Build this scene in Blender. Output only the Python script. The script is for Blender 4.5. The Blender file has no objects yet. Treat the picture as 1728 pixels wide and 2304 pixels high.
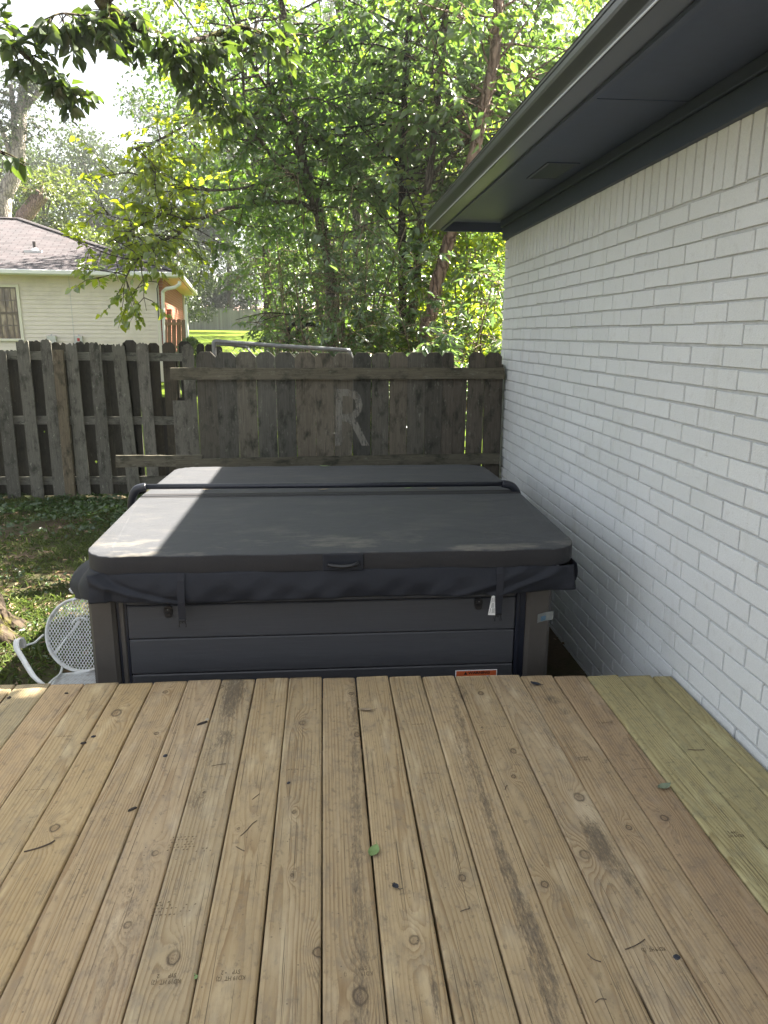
import bpy, math, random
import numpy as np
from mathutils import Vector
from mathutils.geometry import tessellate_polygon
random.seed(7); RNG=np.random.default_rng(11)
SC=bpy.context.scene; COL=SC.collection
# ------------------------------------------------------------------ camera (solved from the photo)
F=1658.25; TH,PS,RO,EYE,WALLX=0.2365,0.0807,0.0044,1.4354,1.4948
fw=np.array([math.sin(PS)*math.cos(TH),math.cos(PS)*math.cos(TH),-math.sin(TH)])
_r=np.array([math.cos(PS),-math.sin(PS),0.]); _u=np.cross(_r,fw)
CR=math.cos(RO)*_r+math.sin(RO)*_u; CU=-math.sin(RO)*_r+math.cos(RO)*_u
O3=np.array([0,0,EYE])
def P(x,y,X=None,Y=None,Z=None):
    """world point seen at photo position x,y (1728 wide) on a plane of the place"""
    d=fw+CR*(x-864)/F-CU*(y-1152)/F
    t=X/d[0] if X is not None else Y/d[1] if Y is not None else (Z-EYE)/d[2]
    return O3+t*d
cam=bpy.data.cameras.new('camera'); co=bpy.data.objects.new('camera',cam); COL.objects.link(co)
co.matrix_world=((CR[0],CU[0],-fw[0],0),(CR[1],CU[1],-fw[1],0),(CR[2],CU[2],-fw[2],EYE),(0,0,0,1))
co.matrix_world=__import__('mathutils').Matrix(((CR[0],CU[0],-fw[0],0),(CR[1],CU[1],-fw[1],0),(CR[2],CU[2],-fw[2],EYE),(0,0,0,1)))
cam.sensor_fit='VERTICAL'; cam.sensor_height=36; cam.sensor_width=27; cam.lens=F/2304*36
cam.clip_start=.05; cam.clip_end=2000; SC.camera=co
# ------------------------------------------------------------------ light
SUN=np.array([1,.5,1.18]); SUN=SUN/np.linalg.norm(SUN)
sl=bpy.data.lights.new('sun','SUN'); sl.energy=5.0; sl.angle=math.radians(.6); sl.color=(1,.93,.82)
so=bpy.data.objects.new('sun',sl); COL.objects.link(so); so.location=(6,3,9)
so.rotation_euler=Vector(-SUN).to_track_quat('-Z','Y').to_euler()
w=bpy.data.worlds.new('World'); SC.world=w; w.use_nodes=True; wn=w.node_tree; wn.nodes.clear()
sky=wn.nodes.new('ShaderNodeTexSky'); sky.sky_type='NISHITA'; sky.sun_disc=False
sky.sun_elevation=math.asin(SUN[2]); sky.sun_rotation=math.atan2(SUN[0],SUN[1]); sky.dust_density=3; sky.air_density=1.2
tc=wn.nodes.new('ShaderNodeTexCoord')
nz=wn.nodes.new('ShaderNodeTexNoise'); nz.inputs['Scale'].default_value=2.2; nz.inputs['Detail'].default_value=5
wn.links.new(tc.outputs['Generated'],nz.inputs['Vector'])
mr=wn.nodes.new('ShaderNodeMapRange'); mr.inputs[1].default_value=.3; mr.inputs[2].default_value=.62; mr.inputs[3].default_value=.6; mr.inputs[4].default_value=.95
wn.links.new(nz.outputs['Fac'],mr.inputs[0])
mx=wn.nodes.new('ShaderNodeMix'); mx.data_type='RGBA'; wn.links.new(mr.outputs[0],mx.inputs[0])
wn.links.new(sky.outputs[0],mx.inputs[6]); mx.inputs[7].default_value=(2.9,3.0,3.2,1)
bg=wn.nodes.new('ShaderNodeBackground'); bg.inputs[1].default_value=.052; wn.links.new(mx.outputs[2],bg.inputs[0])
ow=wn.nodes.new('ShaderNodeOutputWorld'); wn.links.new(bg.outputs[0],ow.inputs[0])
vs=SC.view_settings; vs.view_transform='Standard'; vs.look='None'; vs.exposure=3.34; vs.gamma=1
SC.cycles.max_bounces=8; SC.cycles.transparent_max_bounces=8
# ------------------------------------------------------------------ materials
class G:
    def __init__(s,name):
        s.m=bpy.data.materials.new(name); s.m.use_nodes=True; s.t=s.m.node_tree; s.t.nodes.clear()
    def n(s,t,ins={},**pr):
        nd=s.t.nodes.new('ShaderNode'+t)
        for k,v in pr.items(): setattr(nd,k,v)
        for k,v in ins.items(): s.set(nd.inputs[k],v)
        return nd
    def set(s,i,v):
        if isinstance(v,bpy.types.NodeSocket): s.t.links.new(v,i)
        else: i.default_value=v if not(isinstance(v,tuple) and len(v)==3 and i.type=='RGBA') else v+(1,)
    def ma(s,op,a,b=0.,c=0.,clamp=False): return s.n('Math',{0:a,1:b,2:c},operation=op,use_clamp=clamp).outputs[0]
    def mix(s,f,a,b,bl='MIX'): return s.n('Mix',{0:f,6:a,7:b},data_type='RGBA',blend_type=bl).outputs[2]
    def obj(s): return s.n('TexCoord').outputs['Object']
    def pos(s): return s.n('NewGeometry').outputs['Position']
    def sc(s,v,k): return s.n('VectorMath',{0:v,1:k},operation='MULTIPLY').outputs[0]
    def attr(s,name): return s.n('Attribute',attribute_name=name)
    def noise(s,v,scale,det=4,rough=.55,dist=0): return s.n('TexNoise',{'Vector':v,'Scale':scale,'Detail':det,'Roughness':rough,'Distortion':dist}).outputs['Fac']
    def rng(s,v,a,b,c=0.,d=1.): return s.n('MapRange',{0:v,1:a,2:b,3:c,4:d}).outputs[0]
    def ramp(s,f,*st):
        r=s.n('ValToRGB',{0:f}); e=r.color_ramp.elements
        while len(e)<len(st): e.new(.5)
        for q,(p,c) in zip(e,st): q.position=p; q.color=tuple(c)+(1,)
        return r.outputs[0]
    def bump(s,h,st=.3,d=.01,nrm=None):
        ins={'Height':h,'Strength':st,'Distance':d}
        if nrm is not None: ins['Normal']=nrm
        return s.n('Bump',ins).outputs[0]
    def bsdf(s,col,rough=.6,nrm=None,spec=.4,metal=0.,sheen=0.):
        ins={'Base Color':col,'Roughness':rough,'Specular IOR Level':spec,'Metallic':metal,'Sheen Weight':sheen}
        if nrm is not None: ins['Normal']=nrm
        return s.out(s.n('BsdfPrincipled',ins).outputs[0])
    def out(s,sh):
        o=s.n('OutputMaterial'); s.t.links.new(sh,o.inputs[0]); return s.m
M={}
def plain(name,col,rough=.5,nscale=40,var=.25,bump=.1,spec=.4,metal=0.,dirt=None,dscale=3):
    g=G(name); v=g.obj(); n=g.noise(v,nscale,4); c=g.mix(n,tuple(x*(1-var) for x in col),tuple(min(1,x*(1+var)) for x in col))
    if dirt: c=g.mix(g.rng(g.noise(v,dscale,6,.65),.5,.75),c,dirt)
    M[name]=g.bsdf(c,rough,g.bump(n,bump,.004),spec,metal); return M[name]
# painted brick and its joints
def m_brick(name,joint):
    g=G(name); v=g.pos(); n=g.noise(v,160,3,.6); n2=g.noise(v,22,5,.6); big=g.noise(v,1.3,4)
    rnd=g.attr('rnd').outputs['Fac']
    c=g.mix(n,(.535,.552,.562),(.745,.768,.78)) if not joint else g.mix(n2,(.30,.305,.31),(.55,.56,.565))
    c=g.mix(g.rng(n2,.58,.8,0,.5),c,(.44,.43,.41)); c=g.mix(g.rng(big,.4,.7,0,.22),c,(.52,.55,.52))
    if not joint: c=g.mix(g.ma('MULTIPLY',rnd,.22),c,(.47,.48,.475)); c=g.mix(g.rng(g.noise(v,260,2),.70,.80,0,.6),c,(.28,.27,.26)); c=g.mix(g.rng(g.noise(g.sc(v,(9,9,2.2)),1,5,.7),.56,.72,0,.30),c,(.40,.39,.36)); c=g.mix(g.rng(g.noise(v,7,6,.75),.66,.72,0,.35),c,(.36,.33,.29))
    h=g.ma('ADD',g.ma('MULTIPLY',n,.7),g.ma('MULTIPLY',g.noise(v,45,4,.6),.6))
    M[name]=g.bsdf(c,.62,g.bump(h,.7,.005),.3)
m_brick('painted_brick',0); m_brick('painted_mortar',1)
# deck lumber: growth rings come from a per-vertex ring field
g=G('deck_lumber'); wc=g.attr('wc').outputs['Vector']; kn=g.attr('knot').outputs['Vector']; tint=g.attr('tint').outputs['Color']
sp=g.n('SeparateXYZ',{0:kn}); ring,kd,stn=sp.outputs[0],sp.outputs[1],sp.outputs[2]
st3=g.n('VectorMath',{0:wc,1:(60,2.2,9)},operation='MULTIPLY').outputs[0]
fine=g.noise(g.sc(wc,(900,14,9)),1,4,.7); mid=g.noise(g.sc(wc,(60,5,9)),1,4); low=g.noise(g.sc(wc,(9,1.6,9)),1,4); blot=g.noise(g.sc(wc,(26,15,9)),1,6,.65)
ph=g.ma('ADD',ring,g.ma('MULTIPLY',g.ma('SUBTRACT',mid,.5),.9)); fr=g.ma('FRACT',ph)
ringp=g.ma('MULTIPLY',g.rng(fr,.35,.88),g.rng(fr,.90,1.0,1,0))
amp=g.ma('MULTIPLY',g.rng(low,.3,.7,.5,1.),g.rng(g.noise(g.sc(wc,(20,2.5,9)),1,3),.35,.6,.35,1.))
late=g.ma('MULTIPLY',ringp,amp)
c=g.mix(low,(.475,.372,.242),(.35,.27,.168))
c=g.mix(g.ma('MULTIPLY',late,.95),c,(.215,.135,.07))
c=g.mix(g.ma('MULTIPLY',g.rng(fine,.35,.75),.30),c,(.22,.16,.09))
c=g.mix(g.rng(blot,.48,.70,0,.7),c,(.245,.20,.15)); c=g.mix(g.rng(g.noise(g.sc(wc,(48,30,9)),1,6,.75),.55,.66,0,.55),c,(.15,.12,.092)); c=g.mix(g.rng(g.noise(g.sc(wc,(17,3.2,9)),1,4,.6),.55,.75,0,.5),c,(.60,.51,.37))
c=g.mix(1.,c,tint,'MULTIPLY')
kd=g.ma('ADD',kd,g.ma('MULTIPLY',g.ma('SUBTRACT',g.noise(g.sc(wc,(95,55,9)),1,4,.6),.5),.008)); kn2=g.noise(g.sc(wc,(14,9,9)),1,2); kc=g.rng(kd,.0,.013,1,0); kr=g.ma('MULTIPLY',g.rng(g.ma('SINE',g.ma('MULTIPLY',kd,2600)),-.4,1,.3,1),g.rng(kd,.004,.02,1,0))
c=g.mix(g.ma('MULTIPLY',kr,g.rng(kn2,.35,.65,.5,1.)),c,g.mix(kn2,(.055,.034,.021),(.17,.10,.056))); c=g.mix(g.ma('MULTIPLY',g.rng(kd,.011,.016,1,0),g.ma('MULTIPLY',g.rng(kd,.008,.012,0,1.),g.rng(kn2,.25,.5,.35,.95))),c,(.045,.03,.02))
sn=g.ma('ADD',stn,g.ma('MULTIPLY',g.ma('SUBTRACT',g.noise(g.sc(wc,(120,26,9)),1,9,.85),.5),4.2))
c=g.mix(g.rng(sn,.45,1.15,0,.8),c,(.095,.073,.053))
sv=g.n('TexVoronoi',{'Vector':g.sc(wc,(42,42,11)),'Scale':1.}); sd=g.ma('MULTIPLY',g.rng(sv.outputs['Distance'],.05,.11,1,0),g.rng(g.n('SeparateColor',{0:sv.outputs['Color']}).outputs[0],.60,.64))
c=g.mix(g.ma('MULTIPLY',sd,.75),c,(.06,.045,.035))
crk=g.noise(g.sc(wc,(330,2.0,9)),1,2,.4); c=g.mix(g.rng(crk,.665,.69,0,.75),c,(.07,.05,.03))
h=g.ma('ADD',g.ma('MULTIPLY',ringp,.5),g.ma('ADD',g.ma('MULTIPLY',fine,.5),g.ma('MULTIPLY',kc,-.6)))
M['deck_lumber']=g.bsdf(c,.68,g.bump(h,.35,.0022),.28)
# weathered fence boards: wc=(across,up,seed), tint
def m_fence(name,dark,light,lich,alg,dens):
    g=G(name); wc=g.attr('wc').outputs['Vector']; tint=g.attr('tint').outputs['Color']
    fine=g.noise(g.sc(wc,(420,9,13)),1,4,.7); mid=g.noise(g.sc(wc,(55,2.4,13)),1,5,.6); b=g.noise(g.sc(wc,(13,6,13)),1,5,.65)
    c=g.mix(mid,dark,light); c=g.mix(g.rng(fine,.35,.7,0,.6),c,tuple(x*.45 for x in dark))
    c=g.mix(1.,c,tint,'MULTIPLY')
    c=g.mix(g.rng(b,.5,.68,0,alg),c,(.022,.024,.018))
    lv=g.noise(g.sc(wc,(34,13,13)),1,5,.7); c=g.mix(g.rng(lv,.60,.70,0,lich),c,(.30,.32,.25))
    l2=g.noise(g.sc(wc,(120,50,13)),1,3,.6); c=g.mix(g.rng(l2,.66,.72,0,dens),c,(.42,.43,.36))
    cr=g.noise(g.sc(wc,(150,1.6,13)),1,3,.5); c=g.mix(g.rng(cr,.66,.72,0,.8),c,(.012,.011,.009))
    M[name]=g.bsdf(c,.85,g.bump(g.ma('ADD',fine,g.ma('MULTIPLY',mid,.8)),.5,.004),.15)
m_fence('grey_pickets',(.086,.082,.071),(.195,.186,.165),.55,.75,.5)
m_fence('brown_pickets',(.084,.077,.064),(.185,.170,.143),.30,.85,.10)
m_fence('back_boards',(.05,.047,.04),(.10,.09,.072),.1,.6,.03)
m_fence('pale_pickets',(.14,.142,.145),(.26,.262,.265),.1,.1,.0)
m_fence('new_pickets',(.15,.085,.05),(.27,.165,.10),.0,.15,.0)
m_fence('tan_pickets',(.10,.085,.065),(.21,.18,.14),.05,.3,.0)
# vinyl cover
def m_vinyl(name,a,b,dust):
    g=G(name); v=g.obj(); n=g.noise(v,7,7,.72); f=g.noise(v,420,3,.6); wv=g.noise(g.sc(v,(700,60,700)),1,2)
    c=g.mix(n,a,b); c=g.mix(g.rng(f,.4,.7,0,.5),c,(tuple(x*k for x,k in zip(b,(2.3,2.05,1.75)))))
    if dust:
        d=g.noise(g.sc(v,(3,7,3)),1,6,.7); sy=g.n('SeparateXYZ',{0:v}).outputs[1]
        fr=g.rng(sy,.02,.42,1,0)
        c=g.mix(g.ma('MULTIPLY',g.rng(d,.52,.72),g.ma('ADD',g.ma('MULTIPLY',fr,.35),.08)),c,(.36,.32,.25))
    wr=g.noise(g.sc(v,(3.2,5,5)),1,3,.5,.6)
    h=g.ma('ADD',g.ma('MULTIPLY',f,.03),g.ma('MULTIPLY',wr,.9))
    M[name]=g.bsdf(c,.66,g.bump(g.ma('ADD',h,g.ma('MULTIPLY',wv,.03)),.55,.012),.3,sheen=.03)
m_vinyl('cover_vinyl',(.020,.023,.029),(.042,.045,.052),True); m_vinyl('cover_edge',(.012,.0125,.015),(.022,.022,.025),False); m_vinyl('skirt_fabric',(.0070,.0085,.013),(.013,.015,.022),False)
g=G('tub_panel'); v=g.obj(); s1=g.noise(g.sc(v,(7,7,300)),1,4,.6); s2=g.noise(g.sc(v,(60,60,900)),1,2)
c=g.mix(s1,(.034,.035,.039),(.060,.060,.065)); M['tub_panel']=g.bsdf(c,.5,g.bump(g.ma('ADD',s1,g.ma('MULTIPLY',s2,.5)),.25,.003),.4)
plain('tub_corner',(.062,.055,.048),.5,30,.15,.1); plain('tub_dark',(.012,.014,.022),.4,60,.2,.05)
plain('black_plastic',(.012,.012,.014),.3,80,.3,.05); plain('black_web',(.017,.018,.024),.8,300,.4,.3); plain('lifter_tube',(.02,.022,.03),.35,60,.2,.03)
plain('soffit_paint',(.060,.078,.125),.55,25,.12,.08); plain('trim_paint',(.042,.056,.092),.5,30,.12,.06); plain('gutter_paint',(.026,.029,.036),.33,6,.15,.03,.55); plain('vent_paint',(.05,.064,.096),.5,60,.2,.05); plain('cut_edge',(.42,.44,.46),.4,60,.1,.02)
plain('white_wire',(.66,.67,.66),.42,120,.12,.25,dirt=(.42,.38,.33),dscale=30)
plain('label_white',(.78,.78,.76),.5,60,.04,.02); plain('label_orange',(.56,.115,.035),.5,60,.06,.02); plain('label_ink',(.012,.012,.012),.6,60,.1,.02); plain('stamp_ink',(.13,.092,.055),.9,400,.6,.0); plain('sticker_blue',(.07,.13,.18),.35,20,.5,.02); plain('sticker_foil',(.15,.16,.15),.3,30,.35,.02)
plain('galvanised',(.15,.155,.16),.42,50,.2,.08,.5,.35,dirt=(.14,.125,.11),dscale=12)
plain('cream_siding',(.60,.535,.475),.55,4,.06,.05,dirt=(.47,.42,.365),dscale=1.2); plain('cream_trim',(.58,.55,.47),.5,10,.06,.04); plain('white_trim',(.58,.58,.56),.45,10,.05,.03)
plain('soffit_wood',(.60,.47,.28),.6,9,.2,.05); plain('meter_box',(.42,.42,.41),.45,20,.1,.04); plain('red_mark',(.35,.03,.03),.5); plain('window_frame',(.10,.075,.055),.5,20,.2,.05); plain('pipe_dark',(.035,.03,.03),.5); plain('flashing',(.5,.5,.5),.4)
g=G('window_pane'); v=g.obj(); n=g.noise(g.sc(v,(6,6,1.5)),1,5,.6); cn=g.ramp(n,(.35,(.045,.032,.02)),(.5,(.14,.10,.06)),(.66,(.33,.27,.17))); M['window_pane']=g.bsdf(cn,.12,g.bump(n,.05,.02),.6)
g=G('red_brick'); v=g.obj(); sx=g.n('SeparateXYZ',{0:v}); vv=g.n('CombineXYZ',{0:g.ma('ADD',sx.outputs[1],sx.outputs[0]),1:sx.outputs[2],2:0.})
bt=g.n('TexBrick',{'Vector':vv.outputs[0],'Color1':(.27,.075,.04,1),'Color2':(.19,.05,.03,1),'Mortar':(.28,.24,.20,1),'Scale':1.,'Mortar Size':.008,'Brick Width':.22,'Row Height':.075})
M['red_brick']=g.bsdf(g.mix(g.noise(v,25,4),bt.outputs[0],(.30,.12,.08)),.8,g.bump(bt.outputs['Fac'],-.4,.01),.2)
g=G('asphalt_shingle'); wc=g.attr('wc').outputs['Vector']
bt=g.n('TexBrick',{'Vector':wc,'Color1':(.050,.0475,.050,1),'Color2':(.083,.079,.083,1),'Mortar':(.018,.015,.017,1),'Scale':1.,'Mortar Size':.016,'Mortar Smooth':.4,'Brick Width':.34,'Row Height':.145,'Bias':.1})
c=g.mix(g.rng(g.noise(wc,2.3,5,.6),.3,.75,0,.45),bt.outputs[0],(.118,.094,.096)); c=g.mix(g.rng(g.noise(wc,70,3),.4,.7,0,.4),c,(.04,.034,.036))
M['asphalt_shingle']=g.bsdf(c,.9,g.bump(bt.outputs['Fac'],-.6,.02),.15)
def m_bark(name,a,b,moss=None,scale=1.,vine=0.):
    g=G(name); v=g.obj(); r=g.noise(g.sc(v,(16*scale,16*scale,3.2*scale)),1,6,.7); big=g.noise(v,2.2,4)
    vo=g.n('TexVoronoi',{'Vector':g.n('VectorMath',{0:g.sc(v,(18*scale,18*scale,4*scale)),1:g.n('TexNoise',{'Vector':v,'Scale':9.}).outputs['Color']},operation='ADD').outputs[0],'Scale':1.},feature='DISTANCE_TO_EDGE').outputs['Distance']
    c=g.mix(r,a,b); c=g.mix(g.rng(vo,0,.16,.8,0),c,tuple(x*.3 for x in a))
    if moss: c=g.mix(g.rng(g.noise(v,5,5,.7),.50,.60),c,moss)
    c=g.mix(g.rng(big,.5,.7,0,.4),c,b)
    M[name]=g.bsdf(c,.9,g.bump(g.ma('ADD',g.rng(vo,0,.25),r),.9,.03),.12)
m_bark('bark_grey',(.075,.063,.052),(.17,.145,.12)); m_bark('bark_rosy',(.17,.115,.09),(.33,.235,.19),scale=.8); m_bark('bark_mossy',(.035,.027,.02),(.10,.077,.055),(.085,.085,.014),scale=.7); m_bark('bark_pale',(.20,.175,.15),(.36,.32,.28),scale=.5); m_bark('bark_dark',(.04,.034,.03),(.09,.077,.066)); m_bark('stem_tan',(.20,.16,.11),(.34,.28,.2),scale=2)
def m_leaf(name,a,b,ta,tb,tr=.5,gl=.07):
    g=G(name); rn=g.attr('rnd').outputs['Fac']
    d=g.n('BsdfDiffuse',{'Color':g.mix(rn,a,b)}).outputs[0]; t=g.n('BsdfTranslucent',{'Color':g.mix(rn,ta,tb)}).outputs[0]
    m=g.n('MixShader',{0:tr,1:d,2:t}).outputs[0]; gg=g.n('BsdfGlossy',{'Color':(1,1,1),'Roughness':.38}).outputs[0]
    M[name]=g.out(g.n('MixShader',{0:gl,1:m,2:gg}).outputs[0])
m_leaf('leaf_green',(.047,.088,.026),(.086,.136,.038),(.105,.205,.024),(.185,.30,.032))
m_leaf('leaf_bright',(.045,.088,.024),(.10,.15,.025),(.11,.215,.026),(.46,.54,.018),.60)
m_leaf('leaf_blue',(.050,.088,.042),(.092,.140,.066),(.095,.18,.036),(.165,.26,.050))
m_leaf('leaf_dark',(.030,.055,.016),(.058,.094,.025),(.07,.125,.012),(.125,.185,.018))
m_leaf('leaf_far',(.026,.042,.018),(.058,.080,.032),(.045,.072,.018),(.085,.118,.025),.4,.05)
m_leaf('leaf_yellow',(.05,.08,.018),(.09,.115,.026),(.10,.15,.016),(.17,.20,.026),.45)
m_leaf('weed',(.026,.056,.016),(.056,.105,.026),(.04,.09,.014),(.09,.16,.022),.35,.05)
m_leaf('grass_blade',(.062,.098,.027),(.14,.168,.054),(.09,.15,.022),(.17,.22,.044),.35,.03)
m_leaf('litter_leaf',(.13,.085,.05),(.34,.25,.16),(.12,.08,.04),(.22,.15,.08),.2,.02)
g=G('ground_soil'); v=g.pos(); sy=g.n('SeparateXYZ',{0:v}).outputs[1]
n=g.noise(v,1.7,6,.65); f=g.noise(v,38,5,.7); c=g.mix(f,(.042,.033,.023),(.14,.105,.07))
c=g.mix(g.rng(n,.4,.62,0,.7),c,g.mix(f,(.022,.036,.010),(.06,.085,.024)))
lg=g.noise(v,.35,5,.6); l2=g.noise(g.sc(v,(60,14,20)),1,4,.7); lawn=g.mix(l2,(.055,.098,.008),(.13,.185,.016)); lawn=g.mix(g.rng(lg,.45,.7,0,.4),lawn,(.15,.17,.025))
c=g.mix(g.rng(sy,9.2,10.4),c,lawn); M['ground_soil']=g.bsdf(c,.95,g.bump(f,.8,.03),.1)
# ------------------------------------------------------------------ helpers
def newmesh(name,verts,faces,mat,smooth=False):
    me=bpy.data.meshes.new(name); me.from_pydata([tuple(map(float,v)) for v in verts],[],faces)
    me.materials.append(M[mat] if isinstance(mat,str) else mat)
    if smooth: me.polygons.foreach_set('use_smooth',[True]*len(me.polygons))
    return me
def link(name,me,parent=None,loc=None):
    o=bpy.data.objects.new(name,me); COL.objects.link(o)
    if parent is not None: o.parent=parent
    if loc is not None: o.location=loc
    return o
def tag(o,label,cat,group=None):
    o['label']=label; o['category']=cat
    if group: o['group']=group
    return o
def struct(o): o['kind']='structure'; return o
def thing(name,label,cat,loc,group=None):
    o=bpy.data.objects.new(name,None); COL.objects.link(o); o.location=tuple(map(float,loc)); o.empty_display_size=.1
    return tag(o,label,cat,group)
def root_loc(p):
    v=Vector((0,0,0))
    while p is not None: v=v+p.location; p=p.parent
    return v
class MB:
    """collects world-space shapes; build() links them as one mesh (optionally a child part)"""
    def __init__(s): s.v=[]; s.f=[]; s.at={}
    def add(s,vs,fs,**at):
        b=len(s.v); s.v+= [tuple(map(float,q)) for q in vs]; s.f+=[tuple(i+b for i in q) for q in fs]
        for k,val in at.items(): s.at.setdefault(k,{}).update({b+i:(val[i] if isinstance(val,list) else val) for i in range(len(vs))})
        return s
    def box(s,lo,hi,bev=0.,**at):
        lo=np.minimum(lo,hi).astype(float) if True else lo; hi2=np.maximum(lo,hi).astype(float)
        x0,y0,z0=lo; x1,y1,z1=hi2
        if bev<=0:
            vs=[(x0,y0,z0),(x1,y0,z0),(x1,y1,z0),(x0,y1,z0),(x0,y0,z1),(x1,y0,z1),(x1,y1,z1),(x0,y1,z1)]
            return s.add(vs,[(0,3,2,1),(4,5,6,7),(0,1,5,4),(1,2,6,5),(2,3,7,6),(3,0,4,7)],**at)
        b=min(bev,(x1-x0)*.45,(y1-y0)*.45,(z1-z0)*.45); vs=[];idx={}
        for sx in(0,1):
            for sy in(0,1):
                for sz in(0,1):
                    c=np.array([x1 if sx else x0,y1 if sy else y0,z1 if sz else z0]); d=np.array([-b if sx else b,-b if sy else b,-b if sz else b])
                    for a in range(3):
                        o=d.copy(); o[a]=0; idx[(sx,sy,sz,a)]=len(vs); vs.append(c+o)
        fs=[]
        for a in range(3):
            o1,o2=[k for k in range(3) if k!=a]
            for sd in(0,1):
                q=[]
                for i,j in((0,0),(1,0),(1,1),(0,1)):
                    k=[0,0,0];k[a]=sd;k[o1]=i;k[o2]=j;q.append(idx[(*k,a)])
                fs.append(tuple(q))
            for i in(0,1):
                for j in(0,1):
                    k0=[0,0,0];k0[o1]=i;k0[o2]=j;k1=k0[:];k1[a]=1
                    fs.append((idx[(*k0,o1)],idx[(*k0,o2)],idx[(*k1,o2)],idx[(*k1,o1)]))
        for sx in(0,1):
            for sy in(0,1):
                for sz in(0,1): fs.append(tuple(idx[(sx,sy,sz,a)] for a in range(3)))
        return s.add(vs,fs,**at)
    def tube(s,pts,r,n=8,cap=True,closed=False,squash=None,wob=0.,**at):
        pts=[np.array(p,float) for p in pts]; N=len(pts); rs=r if isinstance(r,(list,np.ndarray)) else [r]*N
        vs=[];fs=[]; up=None
        for i,p in enumerate(pts):
            if closed: t=pts[(i+1)%N]-pts[i-1]
            else: t=pts[min(i+1,N-1)]-pts[max(i-1,0)]
            t=t/(np.linalg.norm(t)+1e-9)
            if up is None: up=np.array([0,0,1.]) if abs(t[2])<.9 else np.array([1.,0,0])
            a=np.cross(t,up); a/=np.linalg.norm(a)+1e-9; b=np.cross(a,t); up=b
            for k in range(n):
                an=2*math.pi*k/n; rr=rs[i]*(1+wob*math.sin(3.1*an+i*1.3)+wob*random.uniform(-.6,.6))
                ca,cb=math.cos(an)*rr,math.sin(an)*rr
                if squash: ca*=squash[0]; cb*=squash[1]
                vs.append(p+a*ca+b*cb)
        L=N if closed else N-1
        for i in range(L):
            for k in range(n):
                j=(i+1)%N; fs.append((i*n+k,i*n+(k+1)%n,j*n+(k+1)%n,j*n+k))
        if cap and not closed: fs+= [tuple(range(n))[::-1],tuple(range((N-1)*n,N*n))]
        return s.add(vs,fs,**at)
    def prism(s,outline,axis_vec,holes=(),**at):
        """planar outline of 3D points pushed along a vector"""
        loops=[[Vector(tuple(map(float,p))) for p in outline]]+[[Vector(tuple(map(float,p))) for p in h] for h in holes]
        tris=tessellate_polygon(loops); flat=[p for l in loops for p in l]; n=len(flat); d=Vector(tuple(map(float,axis_vec)))
        vs=[tuple(p) for p in flat]+[tuple(p+d) for p in flat]
        fs=[tuple(t) for t in tris]+[tuple(i+n for i in reversed(t)) for t in tris]; o=0
        for l in loops:
            k=len(l)
            for i in range(k): a,b=o+i,o+(i+1)%k; fs.append((a,b,b+n,a+n))
            o+=k
        if 'wc' in at and isinstance(at['wc'],list) and len(at['wc'])==n: at['wc']=at['wc']*2
        return s.add(vs,fs,**at)
    def grid(s,rows,**at):
        R=len(rows);C=len(rows[0]); return s.add([p for r in rows for p in r],[(i*C+j,i*C+j+1,(i+1)*C+j+1,(i+1)*C+j) for i in range(R-1) for j in range(C-1)],**at)
    def build(s,name,mat,parent=None,smooth=False,solid=0.,loc=None,fixn=True):
        base=np.array(root_loc(parent)) if parent is not None else (np.array(loc,float) if loc is not None else np.zeros(3))
        me=newmesh(name,[np.array(v)-base for v in s.v],s.f,mat,smooth)
        if fixn:
            import bmesh
            bm=bmesh.new(); bm.from_mesh(me); bmesh.ops.recalc_face_normals(bm,faces=bm.faces); bm.to_mesh(me); bm.free()
        for k,d in s.at.items():
            n=len(s.v); ex=next(iter(d.values()))
            if isinstance(ex,(int,float)):
                a=me.attributes.new(k,'FLOAT','POINT'); a.data.foreach_set('value',[float(d.get(i,0)) for i in range(n)])
            elif k=='tint':
                a=me.attributes.new(k,'FLOAT_COLOR','POINT'); a.data.foreach_set('color',[c for i in range(n) for c in (*d.get(i,(1,1,1)),1.)])
            else:
                a=me.attributes.new(k,'FLOAT_VECTOR','POINT'); a.data.foreach_set('vector',[float(c) for i in range(n) for c in d.get(i,(0,0,0))])
        o=link(name,me,parent,None if parent is not None or loc is None else tuple(base))
        if smooth=='auto': pass
        if solid: m=o.modifiers.new('thick','SOLIDIFY'); m.thickness=solid; m.offset=0
        return o
def npmesh(name,V,Fq,mat,rnd=None,parent=None,loc=None):
    """fast mesh from numpy verts and quads"""
    base=np.array(root_loc(parent)) if parent is not None else (np.array(loc,float) if loc is not None else np.zeros(3))
    me=bpy.data.meshes.new(name); V=(V-base).astype(np.float32); n=len(Fq)
    me.vertices.add(len(V)); me.vertices.foreach_set('co',V.ravel()); me.loops.add(n*4); me.polygons.add(n)
    me.loops.foreach_set('vertex_index',Fq.astype(np.int32).ravel()); me.polygons.foreach_set('loop_start',np.arange(0,n*4,4,dtype=np.int32))
    try: me.polygons.foreach_set('loop_total',np.full(n,4,dtype=np.int32))
    except Exception: pass
    me.materials.append(M[mat]); me.update(calc_edges=True)
    if rnd is not None:
        a=me.attributes.new('rnd','FLOAT','POINT'); a.data.foreach_set('value',rnd.astype(np.float32))
    return link(name,me,parent,None if parent is not None or loc is None else tuple(base))
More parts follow.
